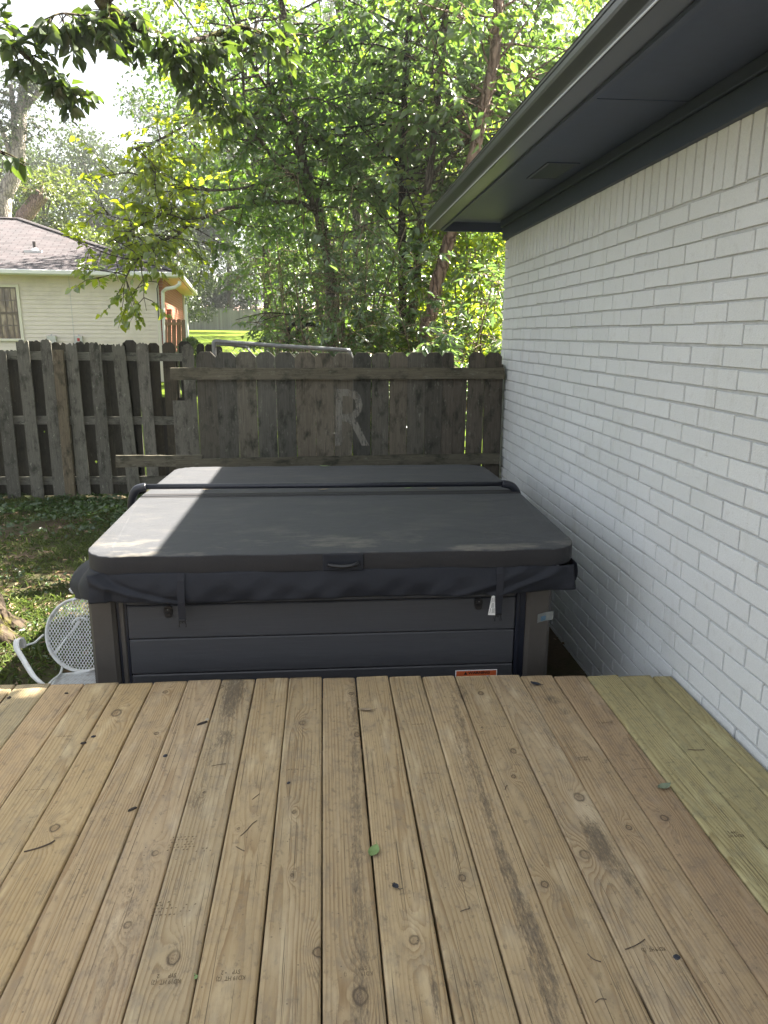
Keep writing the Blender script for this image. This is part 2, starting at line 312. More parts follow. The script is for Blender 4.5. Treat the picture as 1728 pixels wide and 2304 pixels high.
def spline(pts,n=6):
    """smooth polyline through the points"""
    pts=[np.array(p,float) for p in pts]; out=[]
    for i in range(len(pts)-1):
        p0,p1,p2,p3=pts[max(i-1,0)],pts[i],pts[i+1],pts[min(i+2,len(pts)-1)]
        for k in range(n):
            t=k/n; out.append(.5*((2*p1)+(-p0+p2)*t+(2*p0-5*p1+4*p2-p3)*t*t+(-p0+3*p1-3*p2+p3)*t**3))
    out.append(pts[-1]); return out
def copy_thing(o,loc,label,rotz=None):
    c=o.copy(); COL.objects.link(c); c.location=loc; c['label']=label
    if rotz is not None: c.rotation_euler=(0,0,rotz)
    for ch in list(o.children):
        d=ch.copy(); COL.objects.link(d); d.parent=c
    return c
def text_mesh(body,size,place,parent,mat,name,depth=.0004,extr=.0002,width=None,bold=0.):
    """lettering as thin raised mesh; place(u,v,w)->world"""
    cu=bpy.data.curves.new('lettering','FONT'); cu.body=body; cu.size=size; cu.align_x='CENTER'; cu.align_y='CENTER'; cu.resolution_u=3; cu.offset=bold*size
    to=bpy.data.objects.new('lettering',cu); COL.objects.link(to); bpy.context.view_layer.update()
    dg=bpy.context.evaluated_depsgraph_get(); me=bpy.data.meshes.new_from_object(to.evaluated_get(dg)); bpy.data.objects.remove(to)
    base=np.array(root_loc(parent)); xs=[v.co.x for v in me.vertices]; k=1. if not width else width/(max(xs)-min(xs))
    for v in me.vertices: v.co=Vector(tuple(np.array(place(v.co.x*k,v.co.y,depth))-base))
    me.materials.clear(); me.materials.append(M[mat]); return link(name,me,parent)
# leaves ------------------------------------------------------------
def leaf_arrays(pos,dr,size,width=.5,fold=.12,curl=.15):
    """pos,dr (n,3), size (n) -> verts, quads : pointed oval folded along its midrib"""
    n=len(pos); d=dr/(np.linalg.norm(dr,axis=1,keepdims=True)+1e-9)
    r=RNG.normal(size=(n,3)); r[:,2]=np.abs(r[:,2])+.9; s=np.cross(d,r); s/=np.linalg.norm(s,axis=1,keepdims=True)+1e-9; u=np.cross(s,d)
    S=size[:,None]; wd=width*S*.5*RNG.uniform(.8,1.15,(n,1))
    V=np.empty((n,6,3)); V[:,0]=pos; V[:,3]=pos+d*S-u*S*curl
    V[:,1]=pos+d*S*.34+s*wd+u*S*fold; V[:,2]=pos+d*S*.68+s*wd*.72+u*S*(fold*.6-curl*.3)
    V[:,5]=pos+d*S*.34-s*wd+u*S*fold; V[:,4]=pos+d*S*.68-s*wd*.72+u*S*(fold*.6-curl*.3)
    b=(np.arange(n)*6)[:,None]; Fq=np.concatenate([b+np.array([[0,1,2,3]]),b+np.array([[0,3,4,5]])],1).reshape(-1,4)
    return V.reshape(-1,3),Fq
def keep_open(pos):
    """the sun reaches the cover's left end in the photo: no leaf hangs in that shaft of light"""
    t=(pos[:,2]-.5)/SUN[2]; x=pos[:,0]-SUN[0]*t; y=pos[:,1]-SUN[1]*t
    inside=(x>-1.25)&(x<-.3)&(y>3.10)&(y<5.2)&(t>0)
    t=(pos[:,2]-3.3)/SUN[2]; x=pos[:,0]-SUN[0]*t; y=pos[:,1]-SUN[1]*t
    limb=(x>-4.4)&(x<-1.2)&(y>6.9)&(y<9.4)&(t>.45)&(RNG.uniform(0,1,len(pos))<.66)   # and the drooping limb stands in the sun
    return ~(inside|limb)
def in_view(pos,m=60):
    d=pos-O3; z=d@fw; x=864+F*(d@CR)/np.maximum(z,.01); y=1152-F*(d@CU)/np.maximum(z,.01)
    return (z>.3)&(x>-m)&(x<1728+m)&(y>-m)&(y<2304+m)
def shaft_free(pos):
    t=(pos[:,2]-.5)/SUN[2]; x=pos[:,0]-SUN[0]*t; y=pos[:,1]-SUN[1]*t
    return ~((x>-1.25)&(x<-.3)&(y>3.10)&(y<5.2))
class Tree:
    def __init__(s,seed): s.r=random.Random(seed); s.b=MB(); s.t=MB(); s.pos=[];s.dir=[];s.sz=[]
    def limb(s,pts,r0,r1,n=7,trunk=True,wob=.05,sm=5):
        q=spline(pts,sm); k=len(q); (s.b).tube(q,list(np.linspace(r0,r1,k)),n,wob=wob); return q
    def twig(s,p,d,L,nl,ls,droop=.35,rad=.005):
        pe=np.array([np.array(p,float),np.array(p,float)+np.array(d,float)/(np.linalg.norm(d)+1e-9)*L])
        if pe[0][2]>1.5 and not shaft_free(pe).all(): return
        r=s.r; d=np.array(d,float); d/=np.linalg.norm(d)+1e-9; pts=[np.array(p,float)]; seg=4
        for i in range(seg):
            d=d+np.array([r.gauss(0,.16),r.gauss(0,.16),r.gauss(0,.12)-droop*.22]); d/=np.linalg.norm(d)
            pts.append(pts[-1]+d*L/seg)
        s.b.tube(pts,list(np.linspace(rad,rad*.4,seg+1)),3,cap=False)
        t=np.sort(RNG.uniform(.12,1,nl))*seg; i=np.minimum(t.astype(int),seg-1); f=(t-i)[:,None]; A=np.array(pts)
        pos=A[i]*(1-f)+A[i+1]*f; ax=A[i+1]-A[i]; ax/=np.linalg.norm(ax,axis=1,keepdims=True)+1e-9
        sd=np.cross(ax,np.array([0,0,1.]))+1e-6; sd/=np.linalg.norm(sd,axis=1,keepdims=True); sg=np.where(np.arange(nl)%2==0,1,-1)[:,None]
        dr=ax*.55+sd*sg*.85+RNG.normal(0,.30,(nl,3)); dr[:,2]-=.38
        s.pos.append(pos+dr*.012); s.dir.append(dr); s.sz.append(ls*RNG.uniform(.55,1.2,nl)); return pts
    def branch(s,p,d,L,ntw,tl,nl,ls,rad=.012,droop=.2):
        r=s.r; d=np.array(d,float); d/=np.linalg.norm(d)+1e-9; pts=[np.array(p,float)]
        for i in range(5):
            d=d+np.array([r.gauss(0,.14),r.gauss(0,.14),r.gauss(0,.12)-droop*.12]); d/=np.linalg.norm(d); pts.append(pts[-1]+d*L/5)
        s.b.tube(pts,list(np.linspace(rad,rad*.35,6)),4,cap=False)
        for k in range(ntw):
            t=r.uniform(.2,1.)*5; i=min(int(t),4); q=pts[i]+(pts[i+1]-pts[i])*(t-i); ax=pts[i+1]-pts[i]; ax=ax/np.linalg.norm(ax)
            v=np.array([r.gauss(0,1),r.gauss(0,1),r.gauss(0,.6)]); v-=ax*(v@ax); v/=np.linalg.norm(v)+1e-9
            s.twig(q,ax*.6+v,tl*r.uniform(.6,1.3),nl,ls)
        return pts
    def along(s,path,t0,t1,nb,L,ntw,tl,nl,ls,bias=(0,0,0),rad=.012,up=.25):
        r=s.r; n=len(path)-1
        for k in range(nb):
            t=(t0+(t1-t0)*(k+r.random())/nb)*n; i=min(int(t),n-1); q=path[i]+(path[i+1]-path[i])*(t-i); a=r.uniform(0,6.283)
            s.branch(q,np.array([math.cos(a),math.sin(a),up+r.gauss(0,.35)])+np.array(bias),L*r.uniform(.6,1.3),ntw,tl,nl,ls,rad)
    def build(s,root,bark,leafmat,width=.5,prune=True,tone=None):
        s.b.build('trunk',bark,root,smooth=True,fixn=False)
        pos=np.concatenate(s.pos);dr=np.concatenate(s.dir);sz=np.concatenate(s.sz)
        if prune: k=keep_open(pos); pos,dr,sz=pos[k],dr[k],sz[k]
        V,Fq=leaf_arrays(pos,dr,sz,width); rn=np.repeat(np.clip(RNG.uniform(0,1,len(pos))+(tone(pos) if tone else 0),0,1),6)
        print(root.name,'leaves',len(pos)); return npmesh('crown',V,Fq,leafmat,rn,root)
# ------------------------------------------------------------------ ground
GZ=-.49
def gz(x,y):
    if y<9.5: return GZ
    if y<20: return GZ+(y-9.5)*.066
    return .203+(y-20)*.034
ys=[-60,-20,-5]+list(np.arange(-2,9.6,.35))+[10,10.5,11,12,13,14,15,16,17,18,19,20,22,25,28,32,36,40,46,52,58,64,70,80,95,120,160]
xs=[-120,-80,-50,-35,-25,-18,-13,-10,-8,-6.5]+list(np.arange(-5.5,3.,.35))+[3.4,4,5,6,8,10,14,20,30,45,70,110]
mb=MB(); mb.grid([[(x,y,gz(x,y)+(math.sin(x*2.3+y*1.1)*.012+math.sin(x*5.1-y*3.7)*.008+math.sin(x*.31+y*.2)*.03*min(1,max(0,y-12)*.2))) for x in xs] for y in ys])
struct(mb.build('ground','ground_soil',smooth=True))
# ------------------------------------------------------------------ deck
PITCH=.1425; G0=-.0262
ed=[P(x,y,Z=0) for x,y in((0,1541),(350,1535),(729,1523.6),(1102,1520),(1400,1521),(1500,1521))]
def front_y(x): return float(np.interp(x,[e[0] for e in ed],[e[1] for e in ed]))
deck=thing('wooden_deck','low deck of new yellowish pine boards running toward the grey hot tub','deck',(0,1,GZ))
# knots seen on the boards (photo x,y, radius m)
KN=[P(x,y,Z=0)[:2].tolist()+[r] for x,y,r in((811,2243,.017),(716,2143,.013),(932,2114,.012),(1303,1794,.016),(1316,1923,.015),(123,1863,.013),(391,2154,.014),(287,2081,.010),(262,1604,.017),(372,1557,.010),(1082,1560,.011),(803,1652,.010),(1155,1690,.010),(1415,1862,.009),(680,1627,.012),(790,1560,.010),(1226,1990,.010),(497,1545,.010),(352,1650,.008),(349,1920,.009),(1495,1840,.012),(1040,1975,.010))]
ST=[P(x,y,Z=0)[:2].tolist()+[rx,ry,s] for x,y,rx,ry,s in((525,1560,.055,.30,1.15),(470,1700,.03,.12,.6),(505,1660,.05,.10,.85),(440,1800,.04,.07,.75),(1348,1900,.045,.15,1.1),(1420,1985,.02,.10,.9),(1165,2010,.018,.35,.95),(1120,1900,.02,.25,.85),(1215,2130,.022,.26,1.0),(1050,1720,.03,.40,.6),(1040,1560,.035,.12,.8),(800,1740,.028,.5,.45),(795,1640,.045,.25,.5),(820,2100,.018,.22,.7),(1245,1575,.04,.05,.9),(1270,1600,.03,.04,.7),(280,2090,.09,.20,.5),(300,2000,.08,.15,.45),(240,2200,.08,.2,.45),(1255,1590,.03,.05,.5),(560,1590,.02,.2,.6),(797,1540,0.015000000000000001,.14,0.62),(797,1578,0.021,.14,0.8200000000000001),(798,1616,0.027000000000000003,.14,0.72),(799,1654,0.015000000000000001,.14,0.62),(799,1692,0.021,.14,0.8200000000000001),(800,1730,0.027000000000000003,.14,0.72),(801,1768,0.015000000000000001,.14,0.62),(801,1806,0.021,.14,0.8200000000000001),(802,1844,0.027000000000000003,.14,0.72),(803,1882,0.015000000000000001,.14,0.62),(804,1920,0.021,.14,0.8200000000000001),(804,1958,0.027000000000000003,.14,0.72),(805,1996,0.015000000000000001,.14,0.62),(806,2034,0.021,.14,0.8200000000000001),(806,2072,0.027000000000000003,.14,0.72),(807,2110,0.015000000000000001,.14,0.62),(808,2148,0.021,.14,0.8200000000000001),(808,2186,0.027000000000000003,.14,0.72),(809,2224,0.015000000000000001,.14,0.62),(810,2262,0.021,.14,0.8200000000000001),(811,2300,0.027000000000000003,.14,0.72),(1012,1545,0.013,.12,0.6),(1023,1582,0.019,.12,0.72),(1035,1620,0.025,.12,0.84),(1047,1657,0.013,.12,0.96),(1058,1695,0.019,.12,0.6),(1070,1732,0.025,.12,0.72),(1082,1770,0.013,.12,0.84),(1093,1807,0.019,.12,0.96),(1105,1845,0.025,.12,0.6),(1117,1882,0.013,.12,0.72),(1129,1920,0.019,.12,0.84),(1140,1957,0.025,.12,0.96),(1152,1995,0.013,.12,0.6),(1164,2032,0.019,.12,0.72),(1175,2070,0.025,.12,0.84),(1187,2107,0.013,.12,0.96),(1199,2145,0.019,.12,0.6),(1210,2182,0.025,.12,0.72),(1222,2220,0.013,.12,0.84),(1234,2257,0.019,.12,0.96),(1246,2295,0.025,.12,0.6),(1180,1560,.02,.1,.5),(1198,1590,.02,.1,.5),(1216,1620,.02,.1,.5),(1234,1650,.02,.1,.5),(1252,1680,.02,.1,.5),(850,1600,.03,.2,.35),(1000,1980,.05,.1,.35),(1065,2230,.03,.1,.6),(400,1590,.01,.06,.9),(60,1650,.02,.03,.6),(90,1730,.04,.04,.5),(710,2190,.03,.03,.7),(980,2240,.015,.08,.9),(1450,1560,.03,.12,.35),(1120,1620,.06,.18,.3),(1650,2100,.05,.15,.3),(1560,2200,.06,.12,.35))]
TINT={10:(.92,1.02,.82),9:(.90,1.0,.81),8:(.93,1.03,.83),7:(.86,.79,.74),6:(.90,.85,.79),5:(1.0,.98,.95),4:(.92,.88,.80),3:(1.0,.96,.88),2:(.93,.90,.82),1:(1.0,.96,.86),0:(.90,.86,.78),-1:(.93,.90,.82),-2:(.98,.94,.84),-3:(.98,.97,.92),-4:(1.02,.98,.94),-5:(1.06,1.0,.90),-6:(1.10,1.03,.86),-7:(1.10,1.05,.90),-8:(1.14,1.05,.92)}
V=[];Fq=[];WC=[];KK=[];TT=[]; nv=0
prof=[(0,-.036),(0,-.006),(.0012,-.0022),(.004,-.0004),(.008,0)]
for b in range(-20,11):
    rs=np.random.default_rng(900+b); x0=G0+b*PITCH; x1=min(x0+PITCH,1.484); gap=.0052 if b in(0,1,2) else (.0022 if b>=4 else .0034)
    a0=x0+gap/2; a1=x1-gap/2; wd=a1-a0; xc=(a0+a1)/2
    uu=[p[0] for p in prof]+list(np.linspace(.014,wd-.014,16))+[wd-p[0] for p in prof[::-1]]
    zz=[p[1] for p in prof]+[0]*16+[p[1] for p in prof[::-1]]
    yf=front_y(xc)+rs.uniform(-.006,.006); yb=-.9
    vv=np.arange(yb,yf,.0075); vv[-1]=yf
    U,VV=np.meshgrid(np.array(uu),vv); Z=np.tile(np.array(zz),(len(vv),1)); cup=rs.uniform(-.0016,.0012); Z=Z+cup*(((U/wd)-.5)**2*4)+rs.uniform(-.0012,.0012)
    Z=Z+.001*np.sin(VV*1.7+b); X=a0+U+.0008*np.sin(VV*2.1+b*2)
    Yw=VV+ (rs.uniform(-.0025,.0025)*(U/wd-.5)*2)*(VV==yf)
    # ring field: distance from a wandering pith
    px=rs.uniform(-.10,.10)+.012*np.sin(VV*rs.uniform(1,2.2)+rs.uniform(0,6)); zd=.020+.022*(1+np.sin(VV*rs.uniform(.9,2.0)+rs.uniform(0,6)))+.006*np.sin(VV*rs.uniform(4,7)+rs.uniform(0,6))
    R=np.sqrt((U-wd/2-px)**2+zd**2); fq=rs.uniform(80,150); ring=R*fq; KD=np.full_like(R,.2); S=np.zeros_like(R)
    kl=[k for k in KN if x0-.004<k[0]<x1+.004]+[[rs.uniform(x0+.02,x1-.02),rs.uniform(-.6,2.8),rs.uniform(.004,.008)] for _ in range(rs.integers(0,3))]
    for kx,ky,kr in kl:
        dx=X-kx;dy=VV-ky; ring=ring+ (2.2+kr*170)*np.exp(-((dx/(kr*2.1))**2+((dy+dx*.35)/(kr*5.5))**2)); KD=np.minimum(KD,np.sqrt(dx**2+(dy*(.62+.3*((kx*977)%1)))**2)*.0125/kr)
    for sx,sy,rx,ry,sv in ST: S=np.maximum(S,sv*np.clip(1.15-((X-sx)/rx)**2-((VV-sy)/ry)**2,0,1)) if x0-.01<sx<x1+.01 else S
    r_,c_=U.shape; V.append(np.stack([X,Yw,Z],-1).reshape(-1,3)); WC.append(np.stack([U-wd/2,VV,np.full_like(U,(b+30)*1.37)],-1).reshape(-1,3)); KK.append(np.stack([ring,KD,S],-1).reshape(-1,3))
    tv=np.array(TINT.get(b+0,(1.02+rs.uniform(-.06,.06),1.,.92)))*rs.uniform(.97,1.03); TT.append(np.tile(np.append(tv,1.),(r_*c_,1)))
    I=nv+np.arange(r_*c_).reshape(r_,c_); Fq.append(np.stack([I[:-1,:-1],I[:-1,1:],I[1:,1:],I[1:,:-1]],-1).reshape(-1,4))
    # close the end grain
    e=I[-1]; h=c_//2
    Fq.append(np.array([[e[i],e[i+1],e[c_-2-i],e[c_-1-i]] for i in range(h-1)])); nv+=r_*c_
V=np.concatenate(V); o=npmesh('decking',V,np.concatenate(Fq),'deck_lumber',None,deck); me=o.data
for nm,arr,ty,fd in(('wc',np.concatenate(WC),'FLOAT_VECTOR','vector'),('knot',np.concatenate(KK),'FLOAT_VECTOR','vector'),('tint',np.concatenate(TT),'FLOAT_COLOR','color')):
    a=me.attributes.new(nm,ty,'POINT'); a.data.foreach_set(fd,arr.astype(np.float32).ravel())
me.polygons.foreach_set('use_smooth',[True]*len(me.polygons))
for y in(2.80,2.4,2.0,1.6,1.2,.8,.4,0,-.4,-.8): MB().box((-2.86,y-.019,-.20),(1.47,y+.019,-.040),.003,wc=(0.,y,y),tint=(.8,.8,.7),knot=(0,.2,0)).build('joist','deck_lumber',deck)
for x in(-2.6,-1.2,.2,1.3): MB().box((x-.045,2.58,GZ-.05),(x+.045,2.67,-.20),.003,wc=(x,0.,x),tint=(.8,.8,.7),knot=(0,.2,0)).build('post','deck_lumber',deck)
# grade stamps printed upside down on the boards
def stamp(x,y,body,wid,ht):
    c=P(x,y,Z=0); text_mesh(body,ht,lambda u,v,d:(c[0]-u,c[1]-v,.0016),deck,'stamp_ink','grade_stamp',width=wid,bold=.012)
for x,y in((375,2203),(520,2195)): stamp(x,y,'KD19 HT  (2)\n SYP      2',.066,.017)
for x,y,bd,wd_,ht in((806,2186,'KD19 HT  (2)\n SYP      2',.066,.016),(1470,2137,'KD19 HT  (2)',.058,.015),(1360,1626,'KD19 HT  (2)',.06,.016),(940,1630,'KD19 HT',.045,.013),(657,1732,'KD19 HT',.04,.013),(1313,1707,'SYP  2\nKD19',.04,.014),(146,1657,'KD19 HT',.05,.014),(1652,1877,'KD19 HT\n SYP 2',.05,.016),(1445,1731,'<-------->',.06,.016),(970,1741,'<------->',.055,.014),(78,1778,'<------>',.06,.014),(1130,1635,'SYP 2',.025,.012)): stamp(x,y,bd,wd_,ht)
# boot prints: rows of lozenge dabs
def tread(x,y,w_,h_,dens,sd):
    r=random.Random(sd); c=P(x,y,Z=0); mb=MB()
    for i in range(int(w_/.011)):
        for j in range(int(h_/.011)):
            if r.random()>dens: continue
            u=c[0]-w_/2+i*.011+(j%2)*.0055; v=c[1]-h_/2+j*.011; a=.0036*r.uniform(.6,1.1); b_=.0022*r.uniform(.6,1.2)
            mb.add([(u-a,v-b_,.0019),(u+a*.3,v-b_,.0019),(u+a,v+b_,.0019),(u-a*.3,v+b_,.0019)],[(0,1,2,3)])
    mb.build('boot_print','stamp_ink',deck)
tread(417,1893,.085,.075,.8,1); tread(455,1908,.05,.03,.6,2); tread(381,2041,.075,.055,.8,3); tread(432,2037,.05,.04,.5,4)
# ------------------------------------------------------------------ brick house
HY=6.275; C=.0806; ZS=1.9629; WX=WALLX
house=thing('brick_house','long house wall of white painted brick under dark blue grey eaves','house',(WX,2,GZ))
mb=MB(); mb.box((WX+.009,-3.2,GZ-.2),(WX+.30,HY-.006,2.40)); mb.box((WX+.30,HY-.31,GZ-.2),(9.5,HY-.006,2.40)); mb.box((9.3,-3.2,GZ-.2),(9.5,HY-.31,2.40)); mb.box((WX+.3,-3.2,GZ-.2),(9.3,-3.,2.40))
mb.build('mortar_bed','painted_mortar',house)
BV=[];BF=[];BR=[];nb=0
def brick(y0,y1,z0,z1,rs):
    """face toward -X with a softened arris"""
    global nb
    j=rs.uniform(-.0026,.0026,8); dx=rs.uniform(-.0008,.0008); b=.0026; y0+=j[0];y1+=j[1];z0+=j[2];z1+=j[3]
    v=[]
    for ins,dep in((0,.012),(0,.0032),(b*.35,.0010),(b,0)):
        x=WX+dep+dx
        for yy,zz in((y0+ins,z0+ins),(y1-ins,z0+ins),(y1-ins,z1-ins),(y0+ins,z1-ins)): v.append((x,yy,zz+j[5]*.3))
    f=[]
    for k in range(3):
        for i in range(4): q=(i+1)%4; f.append((nb+k*4+i,nb+k*4+q,nb+k*4+4+q,nb+k*4+4+i))
    f.append((nb+12,nb+13,nb+14,nb+15)); BV.extend(v);BF.extend(f);BR.extend([rs.uniform(0,1)]*16); nb+=16
rs=np.random.default_rng(5); LE=.254; J=.0105
for k in range(32):
    z1=ZS-k*C-J/2; z0=ZS-(k+1)*C+J/2; y=HY-(LE/2 if k%2 else 0.)-.004
    ph=2.6033 if k%2==0 else 2.6033+LE*.5
    joints=[ph+i*LE+rs.uniform(-.012,.012) for i in range(-24,16)]; joints=[q for q in joints if -3.1<q<HY-.06]+[HY+J/2]
    for a,b in zip(joints[:-1],joints[1:]): brick(a+J/2,b-J/2,z0,z1,rs)
y=HY; 
for i in range(3): brick(HY-.105,HY-.001,ZS+J/2+i*.074,ZS+.222*(i+1)/3-J*.3,rs)
y=HY-.115
while y>-3.: brick(y-C+J/2,y-J/2,ZS+J/2,ZS+.226,rs); y-=C
npmesh('brick_face',np.array(BV),np.array(BF),'painted_brick',np.array(BR),house).data.polygons.foreach_set('use_smooth',[False]*len(BF))
ZF=2.185
mb=MB(); mb.box((WX-.030,-3.2,ZF),(WX+.01,HY,2.283),.003); mb.box((WX-.048,-3.2,2.283),(WX+.01,HY,2.334),.004); mb.build('frieze_board','trim_paint',house)
EY=6.40; SFZ=2.334
sf=MB().box((1.0,3.105,SFZ),(WX+.3,EY-.02,SFZ+.02)).box((1.0,.60,SFZ+.0015),(WX+.3,3.100,SFZ+.02)).box((1.0,-3.2,SFZ),(WX+.3,.597,SFZ+.02)).build('soffit','soffit_paint',house)
vt=[P(700+.6197*x,.6197*y,Z=SFZ) for x,y in((780,645),(955,645),(850,587),(965,590))]
vx0,vx1,vy0,vy1=1.205,1.385,4.18,4.60; mb=MB()
mb.box((vx0,vy0,SFZ-.006),(vx1,vy0+.018,SFZ)).box((vx0,vy1-.018,SFZ-.006),(vx1,vy1,SFZ)).box((vx0,vy0+.018,SFZ-.0055),(vx0+.016,vy1-.018,SFZ)).box((vx1-.016,vy0+.018,SFZ-.0055),(vx1,vy1-.018,SFZ))
for i in range(12):
    x=vx0+.018+i*(vx1-vx0-.036)/12; mb.add([(x,vy0+.018,SFZ-.0005),(x,vy1-.018,SFZ-.0005),(x+.008,vy1-.018,SFZ-.0062),(x+.008,vy0+.018,SFZ-.0062),(x+.009,vy0+.018,SFZ-.0052),(x+.009,vy1-.018,SFZ-.0052)],[(0,1,2,3),(3,2,5,4)])
mb.build('soffit_vent','vent_paint',sf)
mb=MB(); mb.box((.975,-3.2,2.268),(1.0,EY,2.44),.002); mb.box((1.0005,EY-.022,2.262),(WX+.6,EY,2.44),.002); mb.build('fascia','trim_paint',house)
# K-style gutter run along the eave
gp=[(.973,2.280),(.884,2.280),(.879,2.284),(.8785,2.290),(.882,2.296),(.880,2.304),(.872,2.315),(.862,2.327),(.854,2.337),(.8505,2.348),(.850,2.368),(.8465,2.371),(.846,2.378),(.852,2.381),(.860,2.378)]
mb=MB()
mb.grid([[(x,y,z) for x,z in gp] for y in np.linspace(-3.2,EY+.012,10)]); mb.add([(x,EY+.012,z) for x,z in gp]+[(.973,EY+.012,2.378)],[tuple(range(len(gp)+1))])
mb.build('gutter','gutter_paint',house,solid=.0016)
MB().box((.8770,-3.2,2.2815),(.8845,EY+.010,2.2875)).build('gutter_lip','cut_edge',house)
mb=MB(); RZ=2.445; rx=5.5; rzr=RZ+(rx-.90)*.32
mb.prism([(.88,-3.3,RZ-.02),(rx,-3.3,rzr),(10.1,-3.3,RZ-.02),(10.1,-3.3,RZ-.05),(rx,-3.3,rzr-.05),(.88,-3.3,RZ-.05)],(0,EY+3.3+.03,0),wc=(0.,0.,0.)); mb.prism([(1.0,EY-.6,2.36),(rx,EY-.6,rzr-.05),(10.,EY-.6,2.36)],(0,.03,0),wc=(0.,0.,0.)); mb.prism([(1.0,-3.2,2.36),(rx,-3.2,rzr-.05),(10.,-3.2,2.36)],(0,.03,0),wc=(0.,0.,0.))
mb.build('roof','asphalt_shingle',house)
# ------------------------------------------------------------------ hot tub
TY=3.18
tub=thing('hot_tub','grey panelled hot tub standing between the deck edge and the white wall','hot tub',(0,4.24,GZ))
MB().box((-1.05,TY+.05,GZ),(1.04,5.27,.36),.02).build('shell','tub_dark',tub)
mb=MB()
for z0,z1 in((.2518,.40),(.0898,.2482),(-.0832,.0862),(-.2562,-.0868),(-.44,-.2598)): mb.box((-.896,TY+.004,z0),(.876,TY+.05,z1),.005)
mb.build('front_panel','tub_panel',tub)
for xa,xb in((-1.052,-1.03),(1.02,1.038)):
    mb=MB()
    for z0,z1 in((.2518,.40),(.0898,.2482),(-.0832,.0862),(-.2562,-.0868),(-.44,-.2598)): mb.box((xa,TY+.13,z0),(xb,5.15,z1),.005)
    mb.build('side_panel','tub_panel',tub)
def corner(x0,x1,y0,y1):
    m=MB(); r=.016
    m.box((x0,y0,GZ),(x1,y1,.395),r); return m.build('corner_post','tub_corner',tub)
corner(-1.062,-.946,TY-.004,TY+.13);corner(.929,1.046,TY-.004,TY+.13);corner(-1.062,-.946,5.15,5.29);corner(.929,1.046,5.15,5.29)
for xa,xb,dy in((-.944,-.932,.018),(-.908,-.899,.010),(.902,.927,.016)): MB().box((xa,TY+dy,GZ),(xb,TY+.06,.39)).build('channel_strip','tub_dark',tub)
MB().box((-.931,TY+.006,GZ),(-.909,TY+.05,.39),.004).build('channel_strip','tub_corner',tub); MB().box((.880,TY+.008,GZ),(.901,TY+.05,.39),.004).build('channel_strip','tub_dark',tub)
def latch(x,z):
    m=MB(); y=TY+.004; a=[]
    for k in range(20):
        t=2*math.pi*k/20; a.append((x+.020*math.copysign(abs(math.cos(t))**.6,math.cos(t))*(1 if math.sin(t)>0 else .86),y,z+.028*math.copysign(abs(math.sin(t))**.7,math.sin(t))))
    m.prism(a,(0,-.010,0)); m.box((x-.013,y-.014,z+.006),(x+.013,y-.009,z+.021),.002).box((x-.011,y-.0135,z-.018),(x+.011,y-.0095,z-.002),.002)
    o=m.build('strap_latch','black_plastic',tub); MB().tube([(x,y-.0142,z+.014),(x,y-.0158,z+.014)],.003,8).build('rivet','galvanised',o)
latch(-.713,.220); latch(.699,.222)
wl=MB().box((.600,TY+.001,-.235),(.801,TY+.0035,-.112)).build('warning_label','label_white',tub)
MB().box((.6045,TY-.0002,-.141),(.7965,TY+.0012,-.1155)).build('label_band','label_orange',wl)
pl=lambda x0,z0:(lambda u,v,d:(x0+u,TY-.0008,z0+v))
text_mesh('WARNING',.018,pl(.714,-.1260),wl,'label_ink','lettering',width=.104,bold=.035)
MB().add([(.640,TY-.0008,-.1345),(.658,TY-.0008,-.1345),(.649,TY-.0008,-.1180)],[(0,1,2)]).build('hazard_symbol','label_ink',wl)
sk=MB(); sk.grid([[(.981+i*.0115,TY-.006-(.016*(i/6)**3 if i else 0)-.0005*j,z0+i*.0035+j*.0145) for i in range(7)] for j,z0 in((0,.121),(1,.121),(2,.121),(3,.121))]); st_=sk.build('spa_sticker','sticker_foil',tub,solid=.0006)
MB().grid([[(.9955+i*.0115,TY-.0079-(.016*((i+1.3)/6)**3)-.0005*j,.1305+i*.0035+j*.0115) for i in range(3)] for j in range(3)]).build('sticker_print','sticker_blue',st_,solid=.0005)
for pts_ in([(-1.10,4.30,.20),(-1.125,4.28,.40),(-1.118,4.26,.50),(-1.085,4.25,.562),(-1.03,4.25,.578)],[(1.10,4.30,.20),(1.160,4.28,.40),(1.152,4.26,.49),(1.115,4.25,.553),(1.05,4.25,.573)]): MB().tube(spline(pts_,7),.0235,12).build('lifter_arm','lifter_tube',tub,smooth=True)
MB().tube([(-1.05,4.25,.578),(0,4.25,.574),(1.06,4.25,.572)],.0155,14).build('lifter_bar','lifter_tube',tub,smooth=True)
